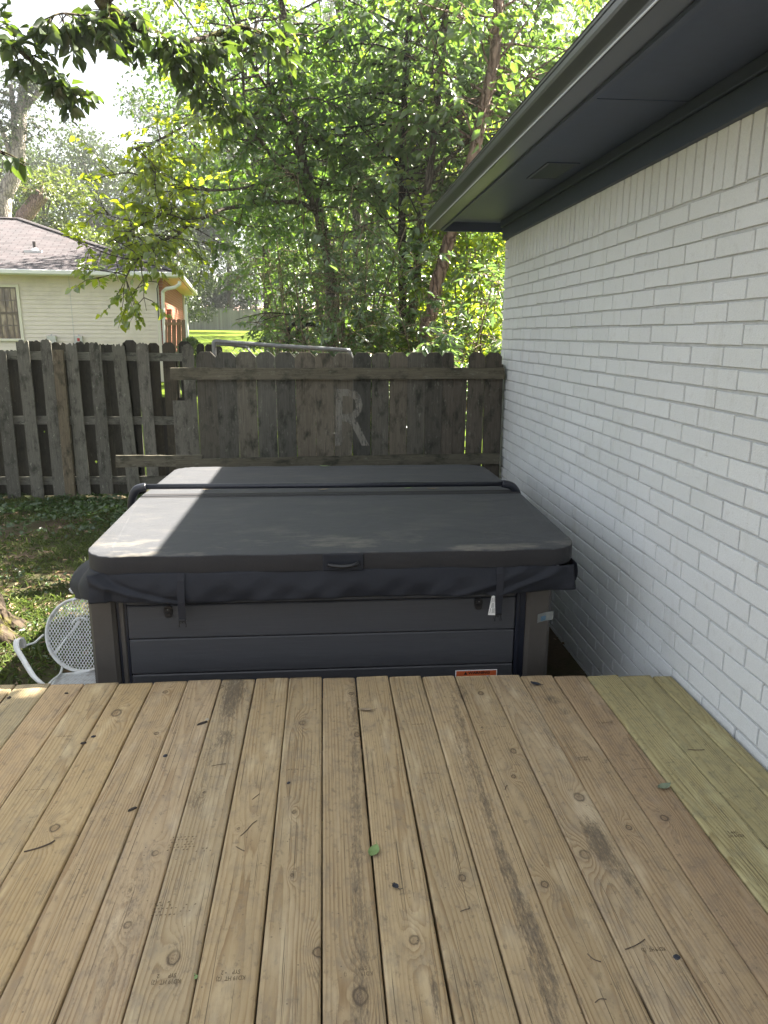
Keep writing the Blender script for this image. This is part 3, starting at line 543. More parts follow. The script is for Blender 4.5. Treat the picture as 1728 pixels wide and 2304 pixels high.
# ------------------------------------------------------------------ insulated cover
CX0,CX1,CY0,CY1,HYC=-1.06,1.15,3.12,5.34,4.245
cov=thing('spa_cover','charcoal vinyl hot tub cover with a sunlit dusty left end','cover',(.045,CY0,.30))
def half(y0,y1,outer,name):
    R=.15; pts=[]
    yo,yh=(y0,y1) if outer=='front' else (y1,y0); s=1 if outer=='front' else -1
    for k in range(13): t=math.pi/2*k/12; pts.append((CX0+R-R*math.cos(t),yo+s*(R-R*math.sin(t))))
    for k in range(1,16): pts.append((CX0+R+(CX1-CX0-2*R)*k/16,yo+s*(.004*math.sin(k*1.7)+.003*math.sin(k*.8))))
    for k in range(13): t=math.pi/2*k/12; pts.append((CX1-R+R*math.sin(t),yo+s*(R-R*math.cos(t))))
    pts+= [(CX1,yh),(CX0,yh)]
    n=len(pts); nrm=[]
    for i in range(n):
        a=np.array(pts[i-1]);b=np.array(pts[(i+1)%n]); t=b-a; q=np.array([-t[1],t[0]])*(s); nrm.append(q/(np.linalg.norm(q)+1e-9))
    zt=lambda y:.500+.024*(1-abs(y-HYC)/1.1); m=MB(); rows=[]
    for ins,dz in((.004,None),(0,.4),(0,-.008),(.001,-.0035),(.003,-.001),(.007,-.0002),(.03,.0),(.10,.0015)):
        row=[]
        for i,(x,y) in enumerate(pts):
            f=1. if i<n-2 else .12
            px,py=x+nrm[i][0]*ins*f,y+nrm[i][1]*ins*f
            z=.418 if dz is None else (.418+.6*(zt(y)-.418)*.4 if dz==.4 else zt(y)+dz+.0015*math.sin(i*2.1)*(ins<.02))
            row.append((px,py,z))
        rows.append(row+[row[0]])
    m.grid(rows); o1=m.v[-(n+1):-1]; m.add(o1,[tuple(range(n))]); m.add([r for r in rows[0][:-1]],[tuple(range(n))])
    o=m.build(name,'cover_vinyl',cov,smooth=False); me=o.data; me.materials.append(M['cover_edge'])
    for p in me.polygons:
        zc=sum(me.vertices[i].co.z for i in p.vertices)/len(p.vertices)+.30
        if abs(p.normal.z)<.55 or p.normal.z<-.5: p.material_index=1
        p.use_smooth=len(p.vertices)<5
    return o
half(CY0,HYC-.004,'front','front_half'); half(HYC+.004,CY1,'back','back_half')
MB().grid([[(x,y,z) for x in np.linspace(CX0+.01,CX1-.01,14)] for y,z in((4.19,.5245),(4.222,.5275),(4.245,.520),(4.268,.5275),(4.30,.5245))]).build('hinge_strip','cover_edge',cov,solid=.002)
# hanging skirt with folds
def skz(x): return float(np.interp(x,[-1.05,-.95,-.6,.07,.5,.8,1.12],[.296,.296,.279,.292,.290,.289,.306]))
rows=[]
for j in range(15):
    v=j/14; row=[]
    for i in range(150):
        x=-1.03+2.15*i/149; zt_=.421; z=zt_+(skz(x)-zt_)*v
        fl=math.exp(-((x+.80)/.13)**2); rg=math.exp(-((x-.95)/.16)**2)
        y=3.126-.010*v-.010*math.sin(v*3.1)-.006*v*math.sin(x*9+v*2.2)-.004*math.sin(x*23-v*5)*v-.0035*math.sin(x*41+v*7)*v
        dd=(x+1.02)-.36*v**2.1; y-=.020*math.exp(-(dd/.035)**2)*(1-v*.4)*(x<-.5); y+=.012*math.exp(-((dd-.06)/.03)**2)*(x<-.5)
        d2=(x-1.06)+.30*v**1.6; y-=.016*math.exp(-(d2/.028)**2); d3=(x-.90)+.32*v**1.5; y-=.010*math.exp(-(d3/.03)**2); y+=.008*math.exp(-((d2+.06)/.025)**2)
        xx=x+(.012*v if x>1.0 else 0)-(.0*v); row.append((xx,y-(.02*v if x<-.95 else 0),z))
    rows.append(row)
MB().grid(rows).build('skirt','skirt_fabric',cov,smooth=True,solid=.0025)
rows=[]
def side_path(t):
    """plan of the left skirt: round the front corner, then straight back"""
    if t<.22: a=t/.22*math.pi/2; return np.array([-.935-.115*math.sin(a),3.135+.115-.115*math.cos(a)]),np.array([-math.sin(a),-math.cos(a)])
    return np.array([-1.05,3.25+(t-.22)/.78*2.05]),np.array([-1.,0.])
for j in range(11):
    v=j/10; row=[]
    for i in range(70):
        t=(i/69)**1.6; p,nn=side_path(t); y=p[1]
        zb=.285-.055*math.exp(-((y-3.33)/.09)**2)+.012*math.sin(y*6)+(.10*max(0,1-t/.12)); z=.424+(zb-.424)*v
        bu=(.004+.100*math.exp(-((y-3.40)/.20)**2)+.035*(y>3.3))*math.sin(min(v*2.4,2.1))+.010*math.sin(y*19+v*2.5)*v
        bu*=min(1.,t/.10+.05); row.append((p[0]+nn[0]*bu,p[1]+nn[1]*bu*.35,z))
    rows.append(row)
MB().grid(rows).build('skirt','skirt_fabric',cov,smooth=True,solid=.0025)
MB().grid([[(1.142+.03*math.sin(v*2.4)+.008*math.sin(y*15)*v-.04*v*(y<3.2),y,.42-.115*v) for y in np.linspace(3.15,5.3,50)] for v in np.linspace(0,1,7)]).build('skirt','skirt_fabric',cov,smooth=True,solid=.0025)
# front grab handle on its pocket
pk=MB().box((-.018,3.1135,.4195),(.162,3.122,.494),.003).build('handle_pocket','skirt_fabric',cov)
MB().tube(spline([(.008,3.108,.449),(.030,3.092,.4475),(.075,3.086,.445),(.118,3.090,.4495),(.140,3.106,.455)],5),.0085,10,squash=(1.,1.1)).build('handle_grip','black_plastic',cov,smooth=True)
def strap(x,zb,lean):
    m=MB(); w=.016
    m.grid([[(x-w+lean*(.417-z)+k*w,y,z) for k in range(3)] for y,z in((3.116,.419),(3.105,.39),(3.098,.34),(3.098,.29),(3.106,.25),(3.112,zb))]); o=m.build('strap','black_web',cov,solid=.0022)
    xb=x+lean*(.417-zb); m=MB(); m.box((xb-.0165,3.105,zb-.007),(xb+.0165,3.118,zb+.003),.002).box((xb-.003,3.108,zb-.016),(xb+.003,3.114,zb-.006),.001)
    for sg in(-1,1): m.tube(spline([(xb+sg*.011,3.111,zb-.006),(xb+sg*.014,3.111,zb-.018),(xb+sg*.0155,3.111,zb-.026),(xb+sg*.0125,3.111,zb-.033)],4),[.0026]*7+[.0032]*6,6)
    m.build('buckle','black_plastic',o)
strap(-.634,.206,-.022); strap(.776,.196,.0)
tg=MB().grid([[(.740-.016*v+u*(.0165+.019*v) ,3.094+.010*u-.006*v,.290-.088*v-.006*u*v) for u in(0,.5,1)] for v in np.linspace(0,1,6)]).build('care_tag','label_white',cov,solid=.0007)
mb=MB()
for k in range(5):
    u=.18+k*.16
    for a,b in((.10,.34),(.37,.62),(.65,.9)): 
        if (k+int(a*10))%4!=3: mb.grid([[(.740-.016*v+uu*(.0165+.019*v),3.0930+.010*uu-.006*v,.290-.088*v-.006*uu*v) for uu in(u,u+.06)] for v in(a,b)])
mb.build('care_print','label_ink',tg)
# ------------------------------------------------------------------ round backed mesh chair
c1=lambda x,y,**k:P(x*.211,1280+y*.211,**k)
ch=thing('mesh_chair','white wire mesh patio chair with a round back beside the hot tub','chair',(-1.2,3.3,GZ))
cc=P(184,1428,Y=3.42); A=np.array([.985,-.17,0]); Bv=np.array([.04,.22,.975]); Bv/=np.linalg.norm(Bv); R=.176
ring=[cc+A*R*math.cos(t)+Bv*R*math.sin(t) for t in np.linspace(0,2*math.pi,56,endpoint=False)]
rim=MB(); rim.tube(ring,.0115,8,closed=True,squash=(1.15,.55)); bk=rim.build('backrest_rim','white_wire',ch,smooth=True)
def lattice(cen,a,b,ra,rb,inside,du,dv,rw):
    # du,dv: width and height of one lozenge
    m=MB()
    for sg in(1,-1):
        for k in range(-60,61):
            pts=[];
            for s in np.linspace(-1.5,1.5,161):
                u=s*ra*1.0; v=sg*u*dv/du+k*dv
                if inside(u,v): pts.append(cen+a*u+b*v)
                elif pts:
                    if len(pts)>1: m.tube([pts[0],pts[len(pts)//2],pts[-1]],rw,4,cap=False)
                    pts=[]
            if len(pts)>1: m.tube([pts[0],pts[-1]],rw,4,cap=False)
    return m
lattice(cc,A,Bv,R,R,lambda u,v:u*u+v*v<(R-.004)**2,.0160,.0250,.0019).build('backrest_mesh','white_wire',bk)
SZ=-.155; s0,s1,s2=c1(635,1132,Z=SZ),c1(975,1100,Z=SZ),c1(560,1238,Z=SZ)
sa=(s1-s0);sa[2]=0;sa/=np.linalg.norm(sa);sb=(s2-s0);sb/=np.linalg.norm(sb); W_=.40; D_=.36
rimp=[s0,s0+sa*W_,s0+sa*W_+sb*D_,s0+sb*D_]
sm=MB(); sm.tube(spline([rimp[0]+sa*.0,rimp[0]+sa*W_/2,rimp[1]],4)+spline([rimp[1],rimp[2]],3)[1:]+spline([rimp[2],rimp[3]],3)[1:]+spline([rimp[3],rimp[0]],3)[1:-1],.0075,8,closed=True); se=sm.build('seat_rim','white_wire',ch,smooth=True)
lattice(s0+sa*W_/2+sb*D_/2,sa,sb,W_/2,D_/2,lambda u,v:abs(u)<W_/2-.004 and abs(v)<D_/2-.004,.0130,.0125,.0017).build('seat_mesh','white_wire',se)
def rod(pts,r,n='arm_rod',sq=None,k=6): return MB().tube(spline(pts,k),r,8,squash=sq).build(n,'white_wire',ch,smooth=True)
band=[c1(225,738,Y=3.27),c1(250,790,Y=3.28),c1(238,842,Y=3.28),c1(212,820,Y=3.27),c1(212,765,Y=3.25),c1(195,748,Y=3.24),c1(176,775,Y=3.23),c1(180,850,Y=3.22),c1(235,945,Y=3.20),c1(300,1055,Y=3.17),c1(355,1140,Y=3.14),c1(430,1212,Y=3.11),c1(500,1262,Y=3.09)]
mb=MB(); q=spline(band,5); T=np.array([.045,-.012,.010])*.62; mb.grid([[p-T*.5,p+T*.5] for p in q]); mb.build('armrest','white_wire',ch,smooth=True,solid=.005)
rod([c1(250,838,Y=3.28),c1(300,808,Y=3.30),c1(365,788,Y=3.33),c1(415,745,Y=3.37),c1(462,702,Y=3.41)],.0052)
rod([c1(665,1035,Y=3.41),c1(655,1085,Y=3.37),c1(632,1130,Y=3.32),c1(570,1180,Y=3.22),c1(505,1245,Y=3.10)],.0058,'back_support')
rod([c1(745,205,Y=3.50),c1(770,240,Y=3.50),c1(790,252,Y=3.50)],.0085,'armrest',(1.5,.7)); rod([c1(760,200,Y=3.50),c1(800,245,Y=3.50),c1(832,280,Y=3.49),c1(842,302,Y=3.48),c1(815,325,Y=3.46),c1(770,340,Y=3.44)],.0052)
rod([c1(850,290,Y=3.49),c1(880,312,Y=3.47),c1(912,330,Y=3.46)],.0052)
rod([c1(585,905,Y=3.52),c1(700,750,Y=3.55),c1(850,555,Y=3.60)],.006,'back_brace'); rod([c1(770,590,Y=3.58),c1(790,555,Y=3.59),c1(840,525,Y=3.60),c1(890,525,Y=3.60),c1(930,545,Y=3.60)],.006,'back_brace')
for k,(a,b) in enumerate(((0,0),(1,0),(0,1),(1,1))):
    t=s0+sa*W_*(.06+.88*a)+sb*D_*(.1+.85*b); rod([t,t+np.array([0,0,-.12])+(a-.5)*sa*.03,np.array([t[0],t[1],GZ+.004])+(a-.5)*sa*.08+(b-.5)*sb*.06],.0062,'leg')
# ------------------------------------------------------------------ fences
def dist2(p,q): return np.linalg.norm(np.array(p)-np.array(q))
def board(mb,xtl,xtr,yt,xbl,xbr,yb,Y,th=.018,top='worn',seed=0,tint=(1,1,1),hole=None,zb=None,dog=.25):
    """one upright board from its photo outline on the fence plane Y"""
    r=random.Random(seed*7+3); tl,tr=P(xtl,yt,Y=Y),P(xtr,yt,Y=Y); bl,br=P(xbl,yb,Y=Y),P(xbr,yb,Y=Y)
    if zb is not None:
        for q,t in((bl,tl),(br,tr)):
            k=(zb-t[2])/(q[2]-t[2]); q[:]=t+(q-t)*k
    w_=tr-tl; out=[bl]
    for k in range(1,6): out.append(bl+(tl-bl)*k/6+w_*r.uniform(-.012,.012))
    up=np.array([0,0,1.]); wl=np.linalg.norm(w_)
    if top=='dog': out+= [tl-up*wl*dog,tl+w_*dog*.95,tr-w_*dog*.95,tr-up*wl*dog]
    elif top=='flat': out+= [tl,tr]
    else:
        n=9; out.append(tl-up*wl*.22)
        for k in range(n): f=(k+.5)/n; e=min(f,1-f); out.append(tl+w_*f-up*(wl*.16*max(0,1-e/.22)+r.uniform(0,.018)+(.03*(r.random()<.12))))
        out.append(tr-up*wl*.22)
    for k in range(5,0,-1): out.append(br+(tr-br)*k/6+w_*r.uniform(-.012,.012))
    out.append(br); holes=[]
    if hole:
        hx,hy,hr=hole; c=P(hx,hy,Y=Y); holes=[[c+np.array([hr*(1+.12*math.sin(3*t))*math.cos(t),0,hr*1.15*math.sin(t)]) for t in np.linspace(0,2*math.pi,14,endpoint=False)]]
    flat=out+[p for h in holes for p in h]
    mb.prism(out,(0,th,0),holes,wc=[(float(p[0]-tl[0]),float(p[2]),seed*1.73) for p in flat],tint=(lambda k:tuple(c*k for c in tint))(r.uniform(.78,1.22)))
def rail(mb,x0,yt0,yb0,x1,yt1,yb1,Y,th=.038,seed=0,tint=(1,1,1)):
    a,b,c,d=P(x0,yb0,Y=Y),P(x0,yt0,Y=Y),P(x1,yt1,Y=Y),P(x1,yb1,Y=Y); n=10; out=[a+(d-a)*k/n+np.array([0,0,random.uniform(-.003,.003)]) for k in range(n+1)]+[c+(b-c)*k/n+np.array([0,0,random.uniform(-.004,.003)]) for k in range(n+1)]
    mb.prism(out,(0,th,0),wc=[(float(p[2]-a[2]),float(p[0]),seed*2.1) for p in out],tint=tint)
z3=lambda x,y:(x*.1809,740+y*.1809); z4=lambda x,y:(280+x*.1688,740+y*.1688)
OF=8.85
old=thing('picket_fence','old grey board on board fence with lichen and worn tops, left of the hot tub','fence',(-3,OF,GZ))
mb=MB()
FR=[('a',-95,65,255,95,262,2110),('b',190,345,128,400,553,2115),('c',490,625,118,672,815,2095),('d',808,945,172,970,1130,2060),('e',1100,1242,160,1250,1412,2050),('f',1387,1540,178,1590,1750,2030),('g',-330,-180,150,-200,-30,2110),('h',-640,-480,160,-520,-350,2110)]
for k,(n_,a,b,yt,c,d,yb) in enumerate(FR): (xa,y0),(xb,_)=z3(a,yt),z3(b,yt); (xc,y1),(xd,_)=z3(c,yb),z3(d,yb); board(mb,xa,xb,y0,xc,xd,y1,OF-.055,seed=k+1,tint=(1.05,1.05,1.0))
for k,(a,b,yt,c,d,yb,tp) in enumerate(((145,305,178,300,455,1960,'worn'),(756,912,196,850,1012,1690,'worn'),(640,802,957,690,850,1690,'flat'))): (xa,y0),(xb,_)=z4(a,yt),z4(b,yt); (xc,y1),(xd,_)=z4(c,yb),z4(d,yb); board(mb,xa,xb,y0,xc,xd,y1,OF-.055,seed=20+k,top=tp,tint=(1.15,1.13,1.1),zb=GZ if k else None)
old_front=mb.build('picket_panel','grey_pickets',old)
mb=MB(); (xa,y0),(xb,_)=z3(645,262),z3(776,262); (xc,y1),(xd,_)=z3(820,2120),z3(940,2120); board(mb,xa,xb,y0,xc,xd,y1,OF-.10,.045,'flat',33,(1.25,1.12,.92)); mb.build('stake','brown_pickets',old)
mb=MB(); B=[(-495,-310,150,-360,-180,None),(-200,-75,150,-45,110,None),(48,210,255,245,415,None),(330,505,138,535,690,(550,1280,.0105)),(618,830,155,800,985,None),(930,1112,150,1112,1268,(1195,1655,.0155)),(1235,1302,180,1395,1492,None),(1306,1400,182,1494,1605,None),(1520,1560,165,1730,1800,None)]
for k,(a,b,yt,cb,db,h) in enumerate(B):
    (xa,y0),(xb,_)=z3(a,yt),z3(b,yt); (xc,y1),(xd,_)=z3(cb,2070),z3(db,2070); hh=None
    if h: hh=(*z3(h[0],h[1]),h[2])
    board(mb,xa,xb,y0,xc,xd,y1,OF+.05+.0015*(k%2),seed=50+k,tint=(.9,.9,.85),hole=hh)
for k,(a,b,yt,c,d,yb) in enumerate(((-20,152,148,80,272,1900),(300,458,188,395,549,1900),(496,668,180,600,735,1900),(716,880,165,840,985,1900),(960,1062,200,1040,1160,1900),(1068,1190,205,1180,1290,1900),(1196,1300,230,1290,1400,1900))):
    (xa,y0),(xb,_)=z4(a,yt),z4(b,yt); (xc,y1),(xd,_)=z4(c,yb),z4(d,yb); board(mb,xa,xb,y0,xc,xd,y1,OF+.05,seed=70+k,top='dog',tint=(1.05,.98,.86) if k in(1,2) else (.75,.75,.75),zb=GZ)
mb.build('back_panel','back_boards',old)
# low skirting boards close the slots near the ground
mb=MB(); rail(mb,-60,1076,1100,520,1073,1096,OF+.072,.015,9,(.8,.8,.75)); 
for k,(x0,x1) in enumerate(((362,376),(398,414))): board(mb,x0,x1,894,x0+8,x1+8,1060,OF+.075,.012,'flat',90+k,(.7,.7,.7),zb=GZ)
mb.build('batten','back_boards',old)
mb=MB(); rail(mb,-70,789,808,412,795,813,OF,.038,1,(1.25,1.28,1.2)); mb.build('rail','grey_pickets',old)
mb=MB(); rail(mb,-70,936,954,410,938,956,OF,.038,2,(1.25,1.25,1.2)); mb.build('rail','grey_pickets',old)
mb=MB(); rail(mb,-70,1074,1091,410,1072,1089,OF,.038,3,(1.1,1.1,1.05)); mb.build('rail','grey_pickets',old)
for x in(-1.75,-3.9,-5.9): MB().box((x-.045,OF+.085,GZ-.1),(x+.045,OF+.17,1.2),.004,wc=(0.,0.,x),tint=(.8,.8,.8)).build('post','back_boards',old)
# nearer fence panel behind the tub
PF=6.05; k4=lambda x,y:(400+.4581*x,600+.4581*y)
pan=thing('fence_panel','dark weathered picket panel with dog ear tops and a faded letter, behind the hot tub','fence',(0.2,PF,GZ))
mb=MB(); TOPX=[(88,181,418),(183,284,420),(284,381,418),(384,474,420),(477,573,421),(576,672,421),(673,763,424),(765,860,424),(863,949,422),(954,1037,424),(1043,1128,421),(1130,1216,421),(1218,1302,421),(1304,1357,421),(1357,1421,497),(1433,1511,421),(1515,1593,421)]
BOTX=[(113,208),(210,303),(307,398),(403,492),(495,585),(591,679),(683,767),(771,856),(861,945),(952,1033),(1039,1120),(1124,1206),(1211,1289),(1292,1344),(1346,1407),(1412,1491),(1496,1573)]
for k,((a,b,yt),(c,d)) in enumerate(zip(TOPX,BOTX)):
    (xa,y0),(xb,_)=k4(a,yt),k4(b,yt); (xc,y1),(xd,_)=k4(c,940),k4(d,940)
    rr=random.Random(k); tn=rr.choice([(1,1,.95),(.72,.76,.78),(1.15,1.12,1.05),(.85,.86,.84),(1.05,1.,.92)]) if k<13 else (.8,.76,.72)
    board(mb,xa-.35,xb+.35,y0,xc-.35,xd+.35,y1,PF+.0016*(k%2),.019,'flat' if k==14 else 'dog',100+k,tn,zb=GZ+.02)
mb.build('picket_panel','brown_pickets',pan)
r1=[k4(*q) for q in((-38,497),(-38,557),(1605,498),(1605,551))]; mb=MB(); rail(mb,r1[0][0],r1[0][1],r1[1][1],r1[2][0],r1[2][1],r1[3][1],PF-.042,.04,5,(1,.98,.85)); mb.build('rail','brown_pickets',pan)
r1=[k4(*q) for q in((-10,948),(-10,992),(1578,918),(1578,970))]; mb=MB(); rail(mb,r1[0][0],r1[0][1],r1[1][1],r1[2][0],r1[2][1],r1[3][1],PF-.042,.04,6,(.95,.95,.85)); mb.build('rail','brown_pickets',pan)
mb=MB(); a=z4(-118,1690);b=z4(1036,1690); rail(mb,a[0],a[1],a[1]+26,b[0],b[1]-1,b[1]+24,PF-.02,.018,7,(1.1,1.1,1.)); mb.build('rail','brown_pickets',pan)
MB().box((1.39,PF+.03,GZ-.1),(1.475,PF+.115,1.2),.004,wc=(0.,0.,3.),tint=(.8,.8,.8)).build('post','brown_pickets',pan)
MB().box((-.98,PF+.03,GZ-.1),(-.90,PF+.115,1.15),.004,wc=(0.,0.,4.),tint=(.8,.8,.8)).build('post','brown_pickets',pan)
# the pale letter left on the panel
g=G('letter_stain'); v=g.obj(); n=g.noise(g.sc(v,(60,60,6)),1,5,.7); bs=g.n('BsdfPrincipled',{'Base Color':g.mix(n,(.13,.125,.105),(.30,.28,.235)),'Roughness':.9}).outputs[0]; wr=g.noise(g.sc(v,(22,22,5)),1,6,.75); M['letter_stain']=g.out(g.n('MixShader',{0:g.rng(wr,.34,.56,.22,.82),1:g.n('BsdfTransparent').outputs[0],2:bs}).outputs[0])
lc=P(*k4(848,758),Y=PF)
text_mesh('R',.5,lambda u,v,d:(lc[0]+u+.05*v,PF-.0012,lc[2]+v*1.36),pan,'letter_stain','faded_letter',width=.285)
# chain link gate frame leaning behind the panel
r1_=lambda x,y:(400+.2411*x,640+.2411*y); GY=6.75
gt=thing('chain_link_gate','galvanised pipe gate frame with wire mesh leaning behind the fence panel','gate',(-.3,GY,GZ))
q=[P(*r1_(x,y),Y=GY) for x,y in((342,650),(338,560),(352,533),(470,540),(1000,577),(1560,612),(1600,628),(1625,700))]
bl=np.array([q[0][0]+.02,GY,GZ]); br=np.array([q[-1][0]+.05,GY,GZ])
MB().tube([bl]+spline(q,4)+[br],.0195,10).build('pipe_frame','galvanised',gt,smooth=True)
q2=[P(*r1_(x,y),Y=GY+.12) for x,y in((360,560),(480,565),(600,577),(650,592),(672,625),(680,660))]; MB().tube(spline(q2,4)+[np.array([q2[-1][0]+.02,GY+.12,.2])],.012,8).build('tension_pipe','galvanised',gt,smooth=True)
mb=MB(); x0=q[2][0]+.03;x1=q[6][0]-.03
def topz(x): return float(np.interp(x,[q[2][0],q[6][0]],[q[2][2],q[6][2]]))-.015
for k in range(-10,40):
    for sg in(1,-1):
        pts=[]; xs_=x0+k*.055
        for j in range(34):
            x=xs_+sg*j*.028; z=topz(xs_ if sg>0 else xs_)-.0-j*.028
            if x0<x<x1 and z<topz(x) and z>.55: pts.append((x,GY+.008*(j%2),z))
        if len(pts)>1: mb.tube(pts,.0016,3,cap=False)
for k in range(22): x=x0+(x1-x0)*k/21; z=topz(x)+.015; mb.tube([(x+.022*math.sin(t)*.2,GY+.024*math.cos(t),z+.024*math.sin(t)) for t in np.linspace(0,5.2,8)],.0017,3,cap=False)
mb.build('wire_mesh','galvanised',gt)
# ------------------------------------------------------------------ neighbour house
NY=20.; n3=lambda x,y:(x*.2652,480+y*.2652)
XC=P(*n3(1335,900),Y=NY)[0]
nh=thing('neighbour_house','single storey house with cream siding and a mauve shingle hip roof beyond the old fence','house',(XC+.19,NY,gz(0,NY)))
ZE=P(*n3(900,545),Y=NY)[2]; ZB=gz(0,NY)-.1; XL=-19.; DEEP=8.5
mb=MB(); 
nl=int((ZE-ZB)/.1016)+1
rows=[]
for k in range(nl+1):
    z=ZB+k*.1016; rows+= [[(XL,NY-.016,z),(XC,NY-.016,z)],[(XL,NY-.002,z+.1005),(XC,NY-.002,z+.1005)]]
mb.grid(rows); mb.box((XL,NY+.001,ZB),(XC-.02,NY+.1,ZE+.05)); sid=mb.build('siding_wall','cream_siding',nh)
xs_=P(*n3(632,800),Y=NY)[0]; MB().box((xs_-.010,NY-.019,ZB+.4),(xs_+.002,NY-.0155,ZE)).build('siding_seam','meter_box',sid)
MB().box((XC,NY-.03,ZB),(XC+.085,NY+.08,ZE),.004).build('corner_board','cream_trim',nh)
BX=XC+.19; mb=MB(); mb.box((XC+.086,NY-.005,ZB),(BX,NY+.2,ZE)); mb.box((BX-.12,NY+.2,ZB),(BX,NY+DEEP,ZE)); mb.box((XL,NY+DEEP-.2,ZB),(BX-.12,NY+DEEP,ZE)); mb.box((XL,NY+.1,ZB),(XL+.2,NY+DEEP-.2,ZE)); mb.build('brick_wall','red_brick',nh)
OV=.42; EX=BX+OV; EYN=NY-OV; SLP=.375
def roofz(y): return ZE+.10+(y-EYN)*SLP
half_=(DEEP+2*OV)/2
ry=EYN+half_; rxr=EX-half_; rz=roofz(ry); rxl=XL-OV+half_
mb=MB(); E0=(XL-OV,EYN,ZE+.1);E1=(EX,EYN,ZE+.1);E2=(EX,EYN+2*half_,ZE+.1);E3=(XL-OV,EYN+2*half_,ZE+.1);Ra=(rxl,ry,rz);Rb=(rxr,ry,rz)
sl_=math.hypot(half_,rz-ZE-.1)
mb.add([E0,E1,Rb,Ra],[(0,1,2,3)],wc=[(E0[0],0,0),(E1[0],0,0),(Rb[0],sl_,0),(Ra[0],sl_,0)]); mb.add([E1,E2,Rb],[(0,1,2)],wc=[(E1[1],0,5),(E2[1],0,5),(Rb[1],sl_,5)]); mb.add([E2,E3,Ra,Rb],[(0,1,2,3)],wc=[(E2[0],0,9),(E3[0],0,9),(Ra[0],sl_,9),(Rb[0],sl_,9)]); mb.add([E3,E0,Ra],[(0,1,2)],wc=[(E3[1],0,7),(E0[1],0,7),(Ra[1],sl_,7)])
roof=mb.build('roof','asphalt_shingle',nh)
mb=MB()
for a,b in((E1,Rb),(Ra,Rb)): 
    a=np.array(a)+[0,0,.02];b=np.array(b)+[0,0,.02]; mb.tube([a+(b-a)*k/40 for k in range(41)],.085,6,squash=(1,.35),wc=(.1,.05,3.))
mb.build('ridge_cap','asphalt_shingle',roof)
mb=MB(); mb.add([E0,E1,E2,E3],[(3,2,1,0)]); so_=mb.build('soffit','soffit_wood',nh); so_.location.z-=.10
pp=P(*n3(392,395),Y=21.2); pz=roofz(pp[1]); pv=MB().tube([(pp[0],21.2,pz-.05),(pp[0],21.2,pz+.22)],.042,10).build('vent_pipe','pipe_dark',roof); mb=MB(); mb.tube([(pp[0],21.2,pz-.03),(pp[0],21.2,pz+.06)],[.13,.055],10); mb.box((pp[0]-.22,21.0,pz-.075),(pp[0]+.2,21.35,pz-.015)); mb.build('flashing','flashing',pv)
mb=MB(); mb.box((XL-OV,EYN-.11,ZE+.0),(EX+.02,EYN,ZE+.115),.02); mb.box((EX,EYN-.0,ZE+.0),(EX+.11,EYN+2*half_,ZE+.115),.02); mb.build('gutter','white_trim',nh)
MB().box((XL-OV,EYN+.005,ZE-.02),(EX-.01,EYN+.03,ZE+.08)).build('fascia','cream_trim',nh)
ds=[P(*n3(x,y),Y=yy) for x,y,yy in((1500,575,EYN-.05),(1500,600,EYN-.05),(1470,625,EYN+.05),(1400,640,EYN+.20),(1378,665,NY-.08),(1380,760,NY-.06),(1395,1050,NY-.06))]; ds.append(np.array([ds[-1][0],NY-.06,ZB]))
MB().tube(ds,.045,8).build('downspout','white_trim',nh)
MB().tube(spline([P(*n3(x,y),Y=NY-.05) for x,y in((1210,575),(1290,580),(1340,590),(1330,640),(1335,700),(1345,900))],3),.012,5).build('cable','pipe_dark',nh)
# window
wx0,wx1=P(*n3(-120,800),Y=NY)[0],P(*n3(232,850),Y=NY)[0]; wz0,wz1=P(*n3(150,1072),Y=NY)[2],P(*n3(150,612),Y=NY)[2]
mb=MB(); t=.07
mb.box((wx0,NY-.055,wz0),(wx0+t,NY+.02,wz1),.004).box((wx1-t,NY-.055,wz0),(wx1,NY+.02,wz1),.004).box((wx0+t,NY-.054,wz1-t),(wx1-t,NY+.02,wz1),.004).box((wx0-.02,NY-.075,wz0-.03),(wx1+.02,NY+.02,wz0+.03),.004)
wf=mb.build('window','cream_trim',nh)
MB().box((wx0+t,NY-.022,wz0+.03),(wx1-t,NY-.0175,wz1-t)).build('pane','window_pane',wf)
mb=MB(); n_=6; hz=(wz1-t-wz0-.03)
for k in range(1,n_): x=wx0+t+(wx1-wx0-2*t)*k/n_; mb.box((x-.012,NY-.030,wz0+.03),(x+.012,NY-.021,wz1-t))
for k,h_ in((.26,.014),(.5,.03),(.75,.014)): z=wz0+.03+hz*k; mb.box((wx0+t,NY-.034,z-h_),(wx1-t,NY-.0205,z+h_))
mb.box((wx0+t,NY-.036,wz0+.03),(wx0+t+.03,NY-.02,wz1-t)).box((wx1-t-.03,NY-.036,wz0+.03),(wx1-t,NY-.02,wz1-t)).box((wx0+t+.03,NY-.035,wz1-t-.03),(wx1-t-.03,NY-.02,wz1-t)); mb.build('muntin','window_frame',wf)
for (x0,y0,x1,y1),rd in(((445,1038,512,1095),0),((668,1040,725,1090),1)):
    a=P(*n3(x0,y1),Y=NY);b=P(*n3(x1,y0),Y=NY); m=MB().box((a[0],NY-.14,a[2]-.15),(b[0],NY-.017,b[2]),.01); m.tube([((a[0]+b[0])/2,NY-.08,b[2]),((a[0]+b[0])/2,NY-.08,b[2]+.04)],.02,6)
    o=m.build('meter_box','meter_box',nh)
    if rd: MB().box(((a[0]+b[0])/2-.03,NY-.144,b[2]-.13),((a[0]+b[0])/2+.03,NY-.1395,b[2]-.055)).build('meter_mark','red_mark',o)
bxz=P(*n3(1460,860),X=BX); MB().box((BX,bxz[1]-.2,bxz[2]-.15),(BX+.12,bxz[1]+.2,bxz[2]+.14),.01).build('utility_box','red_brick',nh)
